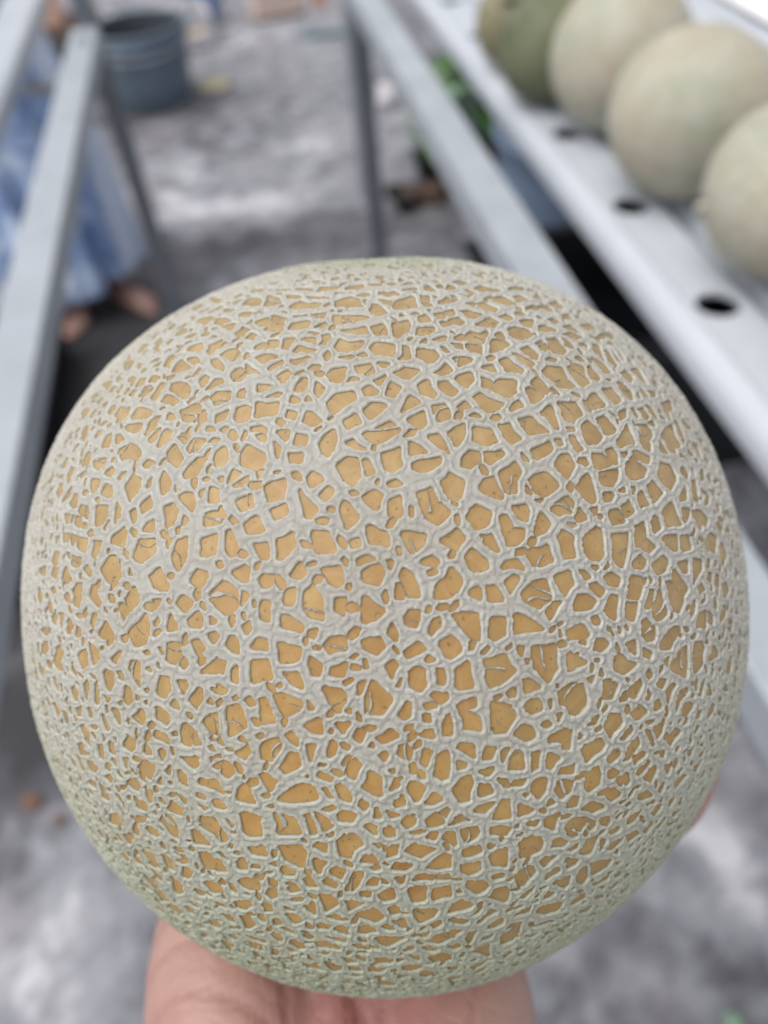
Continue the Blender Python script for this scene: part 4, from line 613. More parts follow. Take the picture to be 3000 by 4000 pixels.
5 29 4 14 7 11 21 22 11 28;14 2 19 0 19 3;25 8 29 0 36 0 41 4 32 11;57 1 65 0 66 14 59 5;73 15 73 9 80 11 79 16;46 18 51 10 55 14 58 20 66 23 57 32 47 26;88 6 90 0 104 -2 98 8;98 24 107 11 114 3 112 34 100 28;119 3 128 3 130 8 128 14 129 21 122 28 118 29;133 18 138 5 142 15 136 19;150 21 152 16 155 16 153 31 149 29;92 18 94 16 97 16 95 24;75 31 78 27 81 32 78 36;86 41 87 35 94 37 91 44;36 38 42 36 51 41 45 54 36 54;31 31 33 27 36 33;22 36 27 34 25 40;60 46 69 38 71 42 66 53 62 52;52 54 57 48 59 54;75 54 77 46 80 51 79 55;94 46 99 41 103 42 98 50 96 59;103 57 107 48 113 44 114 48 108 56 104 66;84 57 88 55 90 61 84 64;109 68 110 61 114 57 119 60 114 70;61 66 69 61 77 66 71 73 66 73;120 70 127 64 126 69 122 72;124 50 128 34 130 36 126 53;131 50 133 39 136 50;138 46 139 36 140 31 138 49;146 46 148 40 151 47;22 78 24 73 31 70 28 78;36 80 41 70 52 67 53 73 43 90 39 85;52 89 56 82 60 77 63 83 56 90;76 76 83 73 79 77;82 80 92 72 90 80 85 90;95 94 98 87 102 81 108 83 103 90 99 97;119 85 122 78 125 78 122 84;0 82 8 83 7 99 0 100;15 85 17 88 15 90;75 83 79 84 82 98;17 99 33 93 37 97 34 103 20 112;43 112 40 108 49 103 44 102 49 99 52 105;55 111 58 105 61 96 67 91 70 97 61 110;65 109 72 103 75 105 66 115;67 121 72 116 77 111 79 113 70 124;88 103 93 103 92 108 89 108;93 116 98 112 100 113 96 122;113 103 120 98 116 107;19 134 20 122 32 116 34 124 32 134 23 140;41 121 45 118 51 122 44 127 41 126;54 125 57 122 60 123 60 130 56 132;74 127 79 119 84 116 85 120 80 131;-3 129 8 129 7 135 0 140;-3 118 9 115 7 119 -2 121;86 137 90 131 93 131 88 141;102 131 108 125 113 125 103 136;30 143 38 137 38 143;38 143 40 138 45 137 51 142 43 148;2 150 9 142 12 146 10 153;17 155 21 151 33 153 36 155 28 160;59 141 64 135 64 138 60 144;68 144 76 140 80 144 71 147;50 149 57 147 52 151;79 160 84 153 91 151 84 162;96 152 98 147 102 144 98 153;104 149 109 143 108 149 103 153;99 160 104 158 108 156 101 163;59 166 64 160 71 157 66 165 60 169;115 84 114 96 117 93;103 100 106 98 104 103;119 117 127 110 121 122;124 106 131 98 126 108;133 90 139 84 135 94;47 163 55 158 49 164;8 164 16 163 28 168 8 168;33 165 41 162 42 168 36 170
@350 3200
19 0 30 0 32 5 25 4;42 7 44 3 47 8 46 13 43 11;53 8 56 6 61 8 66 14 62 16 56 12;66 0 70 -4 78 -2 82 6 83 16 76 13 71 5;13 9 16 11 20 18 18 19;24 11 27 13 33 20 29 19;33 15 36 14 41 18 39 22 37 21;55 19 57 20 60 24 57 23;53 24 56 25 60 29;67 23 70 21 73 26 69 26;80 25 85 25 88 29 91 37 86 33 81 30;97 9 100 9 107 14 113 22 98 21;104 5 112 5 117 -2 120 5 127 13 129 18 122 19 116 11 110 8;127 -1 133 4 132 7;140 -5 158 -4 160 14 148 15 143 12;120 29 123 29 129 36 125 34;130 24 133 23 132 26;102 30 112 30 116 38 116 46 108 45 104 38;117 36 121 37 126 43 127 47 118 47;137 39 140 35 144 34 146 39 146 44 139 44;148 25 163 24 166 33 158 31 153 30;135 30 140 29 139 31;151 43 153 40 159 42 158 44;154 51 163 50 159 56;139 56 143 53 152 53 157 59 157 65 148 64 143 61;50 28 52 27 60 32 65 40 66 44 60 41 54 34;69 32 72 32 79 37 80 46 74 43 71 37;30 31 33 30 38 36 34 36;42 34 45 32 49 37 50 41 45 39;19 27 22 28 24 33 21 31;29 40 31 42 38 50 36 50;33 41 36 43 40 48 38 47;38 42 40 42 42 45 40 46;57 45 60 46 66 50 68 56 63 52;51 49 54 50 64 61 62 63 55 56;48 55 51 56 60 65 54 63 50 60;88 44 91 43 95 47 92 53 88 52;76 52 79 52 86 59 87 67 82 68 79 65 79 58;97 64 100 62 105 65 107 69 101 68;106 57 111 56 119 58 123 61 125 66 116 67;130 58 133 59 137 66 133 64;95 70 98 70 104 74 100 73;93 75 97 75 102 80 98 79;89 79 93 79 98 83 100 87 94 85;61 72 64 71 66 75 63 75;78 74 81 75 80 76;73 81 77 77 82 79 86 84 83 86 77 83;60 80 65 80 72 85 68 85;115 75 121 75 127 80 120 79;110 79 112 80 113 83 110 82;136 76 140 73 148 74 150 78 146 82 137 80;122 86 130 87 136 95 129 92;140 89 148 88 155 96 146 100 144 94;161 79 164 76 169 78 169 83 164 83;156 87 160 85 162 88 162 93 158 91;89 93 93 92 94 95 91 96;100 95 104 96 109 100 103 99;112 92 117 92 122 97 119 99 114 97;78 89 81 90 86 94 82 93;94 100 97 101 97 102;103 102 108 104 112 108 107 106;120 104 124 103 125 106;129 104 134 104 138 110 134 109;123 110 130 112 134 113 133 117 127 116;146 106 152 106 164 110 163 112 152 110;147 110 152 113 161 114 160 117 151 116;137 119 140 118 142 122 139 121;112 114 116 114 120 118 116 118;126 121 132 122 134 123 128 123;151 121 156 122 162 125 161 127 155 126;128 126 135 127 141 131 134 129;147 129 155 130 156 133 150 133;164 132 168 134 168 137;155 137 162 139 160 140
@1050 3200
8 -6 24 -4 27 3 30 13 9 13;36 0 41 0 44 12 39 13;49 0 54 -1 60 4 52 10;10 24 28 24 34 30 32 43 16 37;55 13 61 10 61 12 57 14;41 24 46 20 54 21 54 30;65 18 72 12 80 13 87 23 78 27 75 35 67 33;84 39 88 33 94 32 100 38 100 41;90 7 92 4 99 6 99 13;107 8 112 6 116 8 117 14 110 15 107 12;123 2 127 -2 135 0 134 5 128 8;132 12 139 10 143 11 136 13;145 16 150 11 155 11 153 18;161 14 166 13 170 16 170 20 161 18;98 21 104 21 103 25;107 22 110 24 108 28;114 23 121 22 119 30 110 33 112 29;128 28 133 22 144 24 153 27 146 31 141 34;145 44 152 37 160 32 168 33 168 43 155 44;115 44 118 38 126 38 133 41 127 46 116 44;94 44 102 43 102 45 97 46;12 47 14 43 20 44 25 46 24 49 14 49;42 37 44 35 54 39 48 50 44 45;3 41 7 39 8 43;59 47 62 43 70 46 66 53 60 50;79 48 86 48 86 54 80 64 72 64 76 55;1 54 6 54 8 61 2 61;1 64 7 64 8 71 3 72 -2 69;17 56 24 56 31 64 20 65;33 53 40 53 45 61 39 61;52 57 55 54 64 58 62 62 54 60;92 60 97 53 101 54 100 60 96 61;105 54 110 58 106 58;117 52 126 52 123 60;134 56 139 50 150 50 150 55 143 55;154 50 166 49 168 54 154 54;22 71 33 71 30 74 23 74;16 79 20 80 25 83 18 82;47 70 56 69 62 71 64 76 57 81 52 84 50 78;87 65 95 67 94 71 88 70;103 68 108 64 114 63 117 72 106 74 103 71;73 73 78 72 89 76 80 81 75 83 75 77;130 64 135 61 144 62 144 73 135 75 132 70;151 62 168 61 168 72 159 72 151 73;33 79 41 77 42 87 36 83;-3 78 3 79 4 83 -3 84;17 86 28 87 32 92 24 95;5 92 10 90 14 96 6 97;81 88 92 82 98 81 104 89 97 94 90 92;110 79 120 79 123 85 114 87;54 89 62 87 70 89 74 92 64 92;114 92 126 90 129 99 124 100 117 96;136 82 146 80 157 82 150 90 140 94 137 88;148 96 158 92 159 96 152 99;45 96 49 94 58 97 55 100 47 99;62 101 65 97 74 98 74 105 66 103;84 99 90 97 99 102 90 104 84 103;103 97 107 95 116 101 108 100;12 100 20 100 25 105 19 104;31 100 35 102 42 106 40 109 34 107;2 105 6 104 13 108 10 112 5 108;54 107 60 107 72 110 70 112 62 111;84 107 90 109 91 112 86 111;98 108 108 106 127 108 118 112 110 116 104 113;138 105 147 103 144 107 141 107;146 111 155 105 160 104 167 110 160 113;19 113 24 110 32 113 35 118 28 118;43 112 50 111 64 116 65 119 47 117;77 114 87 114 95 118 94 119 84 118;143 116 150 115 157 119 149 119;126 119 131 115 134 117 133 119 126 121;4 118 10 119 8 124 5 124;3 116 9 115 12 117;18 117 23 118 27 120 21 121;29 124 32 122 39 123 38 124;72 124 74 119 77 121;82 121 92 121 92 123 82 122;46 122 56 121 52 124;14 125 22 126 22 128 15 128;66 125 72 126 82 131 74 131;81 124 90 127 90 131 84 128;99 127 105 126 113 129 112 131 101 131;118 127 124 127 126 129 119 131;130 125 139 123 139 129;148 125 160 122 168 124 168 129 155 131 149 128;29 129 36 131 44 132 52 138 44 137 34 134;52 129 60 131 67 133 67 137 61 139 56 135;76 134 85 136 86 139 76 138;94 135 100 136 109 135 103 139 94 139;115 136 118 137 118 140 113 140;124 135 130 133 140 132 140 136 131 139 125 138;139 141 143 138 150 139 153 142 147 144 140 143;14 134 20 136 20 138 16 137;28 137 33 138 33 139;70 142 78 141 86 143 80 144;96 144 102 142 107 144 100 146;13 142 19 143 19 144;39 140 43 141 41 142;37 147 44 147 47 149 40 149;48 142 55 143 55 145;66 148 73 147 76 150 70 150;80 149 87 150 91 152 84 152;100 150 107 149 116 150 116 152 103 152;119 145 124 142 129 144 122 146;123 150 127 150 125 152;132 145 136 147 134 149;139 150 150 148 154 149 146 151;1 127 6 127 6 129;0 132 5 133 5 135
@1750 3200
13 10 20 7 25 5 27 10 24 15 16 21;-3 12 6 12 8 24 0 20;38 6 53 6 59 8 53 15 39 12;0 4 8 0 20 0 10 3;15 29 19 25 27 23 31 29 17 33;35 22 43 24 38 27;38 34 46 29 53 27 54 36 53 43 41 42;64 14 68 11 66 13;65 20 69 16 74 13 85 17 87 23 85 29 74 32 67 34;74 0 83 0 80 4 74 3;89 0 101 0 98 9 93 7 88 5;109 5 113 0 116 2 112 10;117 5 120 0 128 0 126 5 121 10 118 9;95 26 98 18 102 17 109 19 105 23;109 11 113 10 118 14 114 15;108 27 119 21 117 26 112 28;120 30 124 23 129 17 138 14 134 24 131 31 127 32;140 25 141 17 144 19 143 23;130 7 136 2 136 6 132 8;140 0 149 0 147 4 142 4;148 11 154 7 158 8 156 10 150 13;145 27 150 22 162 14 158 20 151 27 147 28;14 40 20 39 29 38 31 45 20 50 14 47;86 38 90 35 98 34 93 40 89 43;105 38 107 35 111 35 107 39;108 41 114 36 121 36 118 40 109 44;63 50 66 46 73 43 78 42 81 48 74 54 70 59 66 60 64 55;40 52 45 49 52 49 50 53 43 54;90 55 91 50 100 43 102 47 96 50;132 40 138 38 150 37 146 43 139 47 134 50;119 55 120 48 128 42 129 52 124 58 119 57;102 59 107 52 113 51 110 60 107 62;17 59 19 56 32 55 36 60 32 64 26 67 19 63;36 71 43 63 54 61 55 68 53 76 44 74;64 71 70 66 80 60 76 65 69 71;77 72 86 66 82 71;88 73 92 66 97 67 93 71;111 78 116 72 125 67 125 72 117 77;133 58 140 54 148 51 147 54 136 60;154 38 160 37 157 41;0 86 5 78 13 74 20 75 22 77 14 82;1 92 6 90 16 90 18 92 15 95 7 94;22 86 27 82 31 81 26 85;26 95 31 89 40 83 45 85 36 89 30 94;37 99 41 94 50 90 48 95 42 99;60 88 65 83 77 79 74 85 65 86;83 84 87 79 95 77 104 76 100 84 90 86;60 81 64 78 67 78 62 81;53 100 57 95 66 93 69 95 60 98;48 115 49 105 56 102 67 97 64 104 58 111;67 110 73 105 83 103 78 107 72 108;77 98 84 94 92 91 90 95 82 97;100 90 107 86 114 84 108 89;121 83 127 80 133 78 130 83 123 85;98 96 103 94 106 94 101 98;107 98 110 95 114 94 111 98;0 103 5 101 12 101 6 106 5 109 1 108;16 109 19 103 26 102 22 107 19 113;29 110 34 106 41 104 38 109 31 110;0 117 8 114 11 117 5 119;24 119 28 116 37 115 39 125 32 122 24 121;48 119 55 116 61 114 56 117;64 118 68 115 69 118 66 120;78 120 82 116 86 114 83 118;46 126 54 122 60 121 54 125;64 123 70 121 74 121 68 125;17 131 20 128 28 127 24 130;18 136 24 133 34 130 31 134 22 137;0 134 7 134 6 138 0 138;10 124 13 121 15 121 12 126;44 131 49 130 54 130 50 133;57 133 62 131 65 131 63 134;13 147 20 146 16 149;88 104 94 102 97 103 90 106;86 112 92 110 98 107 102 106 96 110;100 100 108 99 104 103;114 92 120 90 118 93;60 105 64 108 60 108;128 68 134 63 131 68;146 48 154 45 150 49;138 62 146 60 142 64
"""
def px_to_chart(P):
    """points of the photograph -> azimuthal chart (mm) on the melon"""
    d = np.stack([P[:, 0] - 1500, 2000 - P[:, 1], np.full(len(P), -F_PX)], 1); d = d @ RW.T; d /= np.linalg.norm(d, axis=1)[:, None]
    oc = (CAM - CW) * 1000.0
    rr = np.full(len(P), RM); ok = None
    for _ in range(7):
        b = d @ oc; disc = b * b - (oc @ oc - rr * rr)
        ok = disc > 0
        t = -b - np.sqrt(np.maximum(disc, 0))
        p = oc + d * t[:, None]; D = p / np.linalg.norm(p, axis=1)[:, None]
        rr = rfun(D)
    ct = np.clip(D @ N0, -1, 1); th = np.arccos(ct); a, b2 = D @ E1, D @ E2; h = np.hypot(a, b2) + 1e-9
    return np.stack([RM * th * a / h, RM * th * b2 / h], 1), ok
def chart_to_dir(X, Y):
    rr = np.hypot(X, Y) + 1e-9; th = rr / RM
    return np.cos(th)[..., None] * N0 + (np.sin(th) * X / rr)[..., None] * E1 + (np.sin(th) * Y / rr)[..., None] * E2
TH_MAX = R(80); BB = 0.9
def s_of(rmm): return np.arctan(np.minimum(rmm / RM / TH_MAX, 1.3) * math.tan(BB)) / BB
def build_melon(N=1280):
    s = np.linspace(-1, 1, N); SX, SY = np.meshgrid(s, s)
    S = np.hypot(SX, SY) + 1e-9
    TH = TH_MAX * np.tan(BB * np.minimum(S, 1.25)) / math.tan(BB)
    X = (RM * TH * SX / S); Y = (RM * TH * SY / S)
    # slow wobble so that no edge is ruler straight
    WX = X.copy(); WY = Y.copy()
    for k in range(14):
        f = rng.uniform(0.5, 2.6); a = rng.uniform(0, 6.28); p = rng.uniform(0, 6.28, 2); am = 0.055 / f
        ph = f * (X * math.cos(a) + Y * math.sin(a))
        WX += am * np.sin(ph + p[0]); WY += am * np.cos(ph * 1.07 + p[1])
    F = np.full((N, N), 3.2, np.float32); F2 = np.full((N, N), 3.2, np.float32)
    def draw(poly, marg=2.2):
        lo = poly.min(0) - marg; hi = poly.max(0) + marg
        bx = np.array([lo[0], hi[0], lo[0], hi[0], (lo[0] + hi[0]) / 2, (lo[0] + hi[0]) / 2, lo[0], hi[0]])
        by = np.array([lo[1], lo[1], hi[1], hi[1], lo[1], hi[1], (lo[1] + hi[1]) / 2, (lo[1] + hi[1]) / 2])
        rr = np.hypot(bx, by) + 1e-9; ss = s_of(rr); gx = ss * bx / rr; gy = ss * by / rr
        i0 = max(0, int((gx.min() + 1) / 2 * (N - 1)) - 2); i1 = min(N, int((gx.max() + 1) / 2 * (N - 1)) + 4)
        j0 = max(0, int((gy.min() + 1) / 2 * (N - 1)) - 2); j1 = min(N, int((gy.max() + 1) / 2 * (N - 1)) + 4)
        if i1 <= i0 or j1 <= j0: return
        x = WX[j0:j1, i0:i1]; y = WY[j0:j1, i0:i1]
        best = np.full(x.shape, 1e9); ins = np.zeros(x.shape, bool); n = len(poly)
        for k in range(n):
            ax, ay = poly[k]; bx_, by_ = poly[(k + 1) % n]; ex, ey = bx_ - ax, by_ - ay
            px, py = x - ax, y - ay; q = np.clip((px * ex + py * ey) / (ex * ex + ey * ey + 1e-9), 0, 1)
            best = np.minimum(best, (px - ex * q) ** 2 + (py - ey * q) ** 2)
            c = ((ay > y) != (by_ > y)) & (x < (bx_ - ax) * (y - ay) / (by_ - ay + 1e-12) + ax)
            ins ^= c
        dd = np.sqrt(best); dd = np.where(ins, -dd, dd)
        f1 = F[j0:j1, i0:i1]; f2 = F2[j0:j1, i0:i1]
        F2[j0:j1, i0:i1] = np.minimum(f2, np.maximum(f1, dd)); F[j0:j1, i0:i1] = np.minimum(f1, dd)
    n_tr = 0
    for block in HOLES.strip().split('@')[1:]:
        head, body = block.split('\n', 1); ox, oy = map(float, head.split())
        for item in body.replace('\n', ';').split(';'):
            v = item.split()
            if len(v) < 6: continue
            P = np.array(list(map(float, v))).reshape(-1, 2) * 4.2194 + np.array([ox, oy])
            Q, ok = px_to_chart(P)
            if not ok.all(): continue
            # round the outline a little (Chaikin)
            Q2 = np.empty((len(Q) * 2, 2)); nx = np.roll(Q, -1, 0); Q2[0::2] = .93 * Q + .07 * nx; Q2[1::2] = .07 * Q + .93 * nx
            draw(Q2); n_tr += 1
    # finer cells wherever the cork is still one broad plate
    n_f = 0
    rad = RM * TH_MAX
    for it in range(30000):
        r_ = rad * math.sqrt(rng.random()); a = rng.random() * 6.283
        x, y = r_ * math.cos(a), r_ * math.sin(a); ss = float(s_of(r_))
        gi = int((ss * math.cos(a) + 1) / 2 * (N - 1)); gj = int((ss * math.sin(a) + 1) / 2 * (N - 1))
        f = float(F[gj, gi])
        D1 = chart_to_dir(np.array([x]), np.array([y]))[0]; inner = r_ < RM * R(50)
        lim = (1.45 if inner else 1.05) if it < 6000 else (1.12 if inner else 0.72)
        if f < lim: continue
        big = f > 2.0
        a1 = min(f - (.50 if big else .38), rng.uniform(.7, 1.9) if big else rng.uniform(.28, .8)) * (1.25 if (inner and not big) else 1.0); a2 = a1 * (rng.uniform(.4, .95) if big else rng.uniform(.28, .6 if inner else .8))
        n = rng.integers(4, 7); t0 = rng.random() * 6.28; tl = rng.random() * 3.14
        an = t0 + np.arange(n) * 2 * math.pi / n + rng.uniform(-.25, .25, n)
        px, py = a1 * np.cos(an), a2 * np.sin(an)
        poly = np.stack([x + px * math.cos(tl) - py * math.sin(tl), y + px * math.sin(tl) + py * math.cos(tl)], 1)
        draw(poly); n_f += 1
    print('melon cells', n_tr, n_f)
    # the stem end is bare of cork
    D = chart_to_dir(X, Y); u = D @ AX
    F = np.minimum(F, (1 - u) * 260 - 1.0).astype(np.float32)
    # stray threads of cork that cross open cells, some of them unfinished
    ns = 0
    for it in range(9000):
        r_ = RM * R(62) * math.sqrt(rng.random()); a = rng.random() * 6.283; x, y = r_ * math.cos(a), r_ * math.sin(a); ss = float(s_of(r_))
        gi = int((ss * math.cos(a) + 1) / 2 * (N - 1)); gj = int((ss * math.sin(a) + 1) / 2 * (N - 1))
        if F[gj, gi] > -0.45: continue
        L = rng.uniform(1.3, 2.0); tl = rng.random() * 6.283; bend = rng.uniform(-.3, .3); wd = rng.uniform(.11, .19)
        k = int(2.9 / 0.115) ; j0, j1, i0, i1 = max(0, gj - k), min(N, gj + k), max(0, gi - k), min(N, gi + k)
        dx, dy = WX[j0:j1, i0:i1] - x, WY[j0:j1, i0:i1] - y
        s_ = dx * math.cos(tl) + dy * math.sin(tl); t_ = -dx * math.sin(tl) + dy * math.cos(tl) - bend * (s_ * s_ - .3)
        dist = np.hypot(t_, np.maximum(np.abs(s_) - L, 0))
        F[j0:j1, i0:i1] = np.maximum(F[j0:j1, i0:i1], wd + 0.20 - dist)
        ns += 1
        if ns >= 130: break
    def grain(scale):
        g = rng.normal(size=(N, N)).astype(np.float32)
        for _ in range(scale):
            g = (g + np.roll(g, 1, 0) + np.roll(g, -1, 0) + np.roll(g, 1, 1) + np.roll(g, -1, 1)) / 5
        return g / g.std()
    m = np.maximum(F2 - F, 0) * 0.5
    F = np.maximum(F - 0.20, 0.10 - (F2 - F) * 0.5 + np.minimum(0, F + 0.04) * 5).astype(np.float32)
    m[1:-1, 1:-1] = (4 * m[1:-1, 1:-1] + 2 * (m[:-2, 1:-1] + m[2:, 1:-1] + m[1:-1, :-2] + m[1:-1, 2:]) + m[:-2, :-2] + m[2:, 2:] + m[:-2, 2:] + m[2:, :-2]) / 16
    for _ in range(1):
        G = F.copy(); G[1:-1, 1:-1] = (4 * F[1:-1, 1:-1] + 2 * (F[:-2, 1:-1] + F[2:, 1:-1] + F[1:-1, :-2] + F[1:-1, 2:]) + F[:-2, :-2] + F[2:, 2:] + F[:-2, 2:] + F[2:, :-2]) / 16; F = G
    G1, G2 = grain(2), grain(5)
    F = (F + np.where(F > -0.1, 0.014 * G1 + 0.020 * G2, 0)).astype(np.float32)
    # cork relief in mm
    fp = np.maximum(F, 0)
    fur = np.exp(-(m / 0.13) ** 2) * np.clip((fp - 0.13) / 0.15, 0, 1)
    h = 0.60 * (1 - np.exp(-fp / 0.10)) - 0.17 * fur - 0.08 * np.clip((fp - 0.30) / 0.35, 0, 1)
    nz = np.zeros_like(F)
    for k in range(10):
        f = rng.uniform(2, 7); a = rng.uniform(0, 6.28); nz += np.sin(f * (X * math.cos(a) + Y * math.sin(a)) + rng.uniform(0, 6.28)) / 10
    h = h * (1 + 0.18 * nz + 0.10 * G2 + 0.05 * G1) - 0.06
    h = np.where(F < 0, F * 2.2 - 0.06, h)
    Rr = rfun(D)
    V = (D * ((Rr + h)[..., None])) / 1000.0
    keep = (S[:-1, :-1] < 1) & (S[1:, 1:] < 1) & (S[:-1, 1:] < 1) & (S[1:, :-1] < 1)
    fm = np.maximum(np.maximum(F[:-1, :-1], F[1:, 1:]), np.maximum(F[1:, :-1], F[:-1, 1:]))
    keep &= fm > -0.03
    idx = np.arange(N * N).reshape(N, N)
    Q = np.stack([idx[:-1, :-1][keep], idx[:-1, 1:][keep], idx[1:, 1:][keep], idx[1:, :-1][keep]], 1)
    used = np.zeros(N * N, bool); used[Q.ravel()] = True
    remap = np.cumsum(used) - 1
    green = np.exp(-((1 - u) / 0.035) ** 2) + np.clip(0.25 - u, 0, 1) * 1.3
    root = tag(link('netted_melon', None) if False else skin_mesh(), 'large round netted melon held up to the camera, cream cork net over yellow orange rind', 'melon')
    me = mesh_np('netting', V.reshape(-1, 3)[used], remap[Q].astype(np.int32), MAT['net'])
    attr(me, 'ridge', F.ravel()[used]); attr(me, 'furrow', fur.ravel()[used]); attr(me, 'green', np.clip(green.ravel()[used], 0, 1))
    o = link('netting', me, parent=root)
    tag(o, kind='stuff')
    # far side, where the photograph does not look: the same net, coarser
    return root
def skin_mesh():
    U, Vn = 360, 240
    th = np.linspace(0, math.pi, Vn); ph = np.linspace(0, 2 * math.pi, U, endpoint=False)
    T, P = np.meshgrid(th, ph, indexing='ij')
    A = AX; B = np.cross(A, E1); B /= np.linalg.norm(B); Cc = np.cross(A, B)
    D = np.cos(T)[..., None] * A + (np.sin(T) * np.cos(P))[..., None] * B + (np.sin(T) * np.sin(P))[..., None] * Cc
    V = (D * rfun(D)[..., None] / 1000.0)
    i = np.arange(U * Vn).reshape(Vn, U); j = np.roll(i, -1, axis=1)
    Q = np.stack([i[:-1].ravel(), i[1:].ravel(), j[1:].ravel(), j[:-1].ravel()], 1)
    me = mesh_np('netted_melon', V.reshape(-1, 3), Q, MAT['rind'])
    u = D @ A
    # the rind is deepest orange low on the face turned to the camera, paler away from it
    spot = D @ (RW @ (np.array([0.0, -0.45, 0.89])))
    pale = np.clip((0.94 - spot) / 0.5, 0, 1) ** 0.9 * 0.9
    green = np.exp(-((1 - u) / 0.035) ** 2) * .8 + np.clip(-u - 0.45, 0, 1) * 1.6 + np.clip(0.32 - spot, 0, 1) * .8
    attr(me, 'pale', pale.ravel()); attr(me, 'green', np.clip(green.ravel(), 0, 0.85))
    return link('netted_melon', me, loc=tuple(CW))
MELON = build_melon()

# ------------------------------------------------------------------ flesh: swept limbs fused into one skin
def flesh(name, chains, vox, mat, to_world=None, smooth_it=6, parent=None, paint=None, crease=None):
    bm = bmesh.new()
    for pts, rads in chains:
        pts = [Vector(p) for p in pts]
        # resample smoothly
        P, Rd = [], []
        for i in range(len(pts) - 1):
            p0 = pts[max(i - 1, 0)]; p1 = pts[i]; p2 = pts[i + 1]; p3 = pts[min(i + 2, len(pts) - 1)]
            for k in range(6):
                t = k / 6
                P.append(0.5 * ((2 * p1) + (p2 - p0) * t + (2 * p0 - 5 * p1 + 4 * p2 - p3) * t * t + (3 * p1 - p0 - 3 * p2 + p3) * t ** 3)); Rd.append(rads[i] * (1 - t) + rads[i + 1] * t)
        P.append(pts[-1]); Rd.append(rads[-1])
        tube(bm, P, Rd, 18)
        for q, rq in ((P[0], Rd[0]), (P[-1], Rd[-1])):
            bmesh.ops.create_icosphere(bm, subdivisions=3, radius=rq * .995, matrix=Matrix.Translation(q))
    if to_world is not None:
        for v in bm.verts: v.co = to_world(v.co)
    me = bpy.data.meshes.new(name); bm.to_mesh(me); bm.free()
    o = bpy.data.objects.new(name, me); sc.collection.objects.link(o)
    m = o.modifiers.new('r', 'REMESH'); m.mode = 'VOXEL'; m.voxel_size = vox
    s = o.modifiers.new('s', 'SMOOTH'); s.iterations = smooth_it; s.factor = .6
    dg = bpy.context.evaluated_depsgraph_get(); me2 = bpy.data.meshes.new_from_object(o.evaluated_get(dg))
    o.modifiers.clear(); o.data = me2; bpy.data.meshes.remove(me); me2.name = name
    me2.materials.clear(); me2.materials.append(mat)
    n = len(me2.vertices); co = np.empty(n * 3, np.float32); me2.vertices.foreach_get('co', co)
    attr(me2, 'palm', paint(co.reshape(-1, 3)) if paint else np.zeros(n))
    attr(me2, 'crease', crease(co.reshape(-1, 3)) if crease else np.zeros(n))
    me2.polygons.foreach_set('use_smooth', np.ones(len(me2.polygons), bool))
    if parent: o.parent = parent
    return o

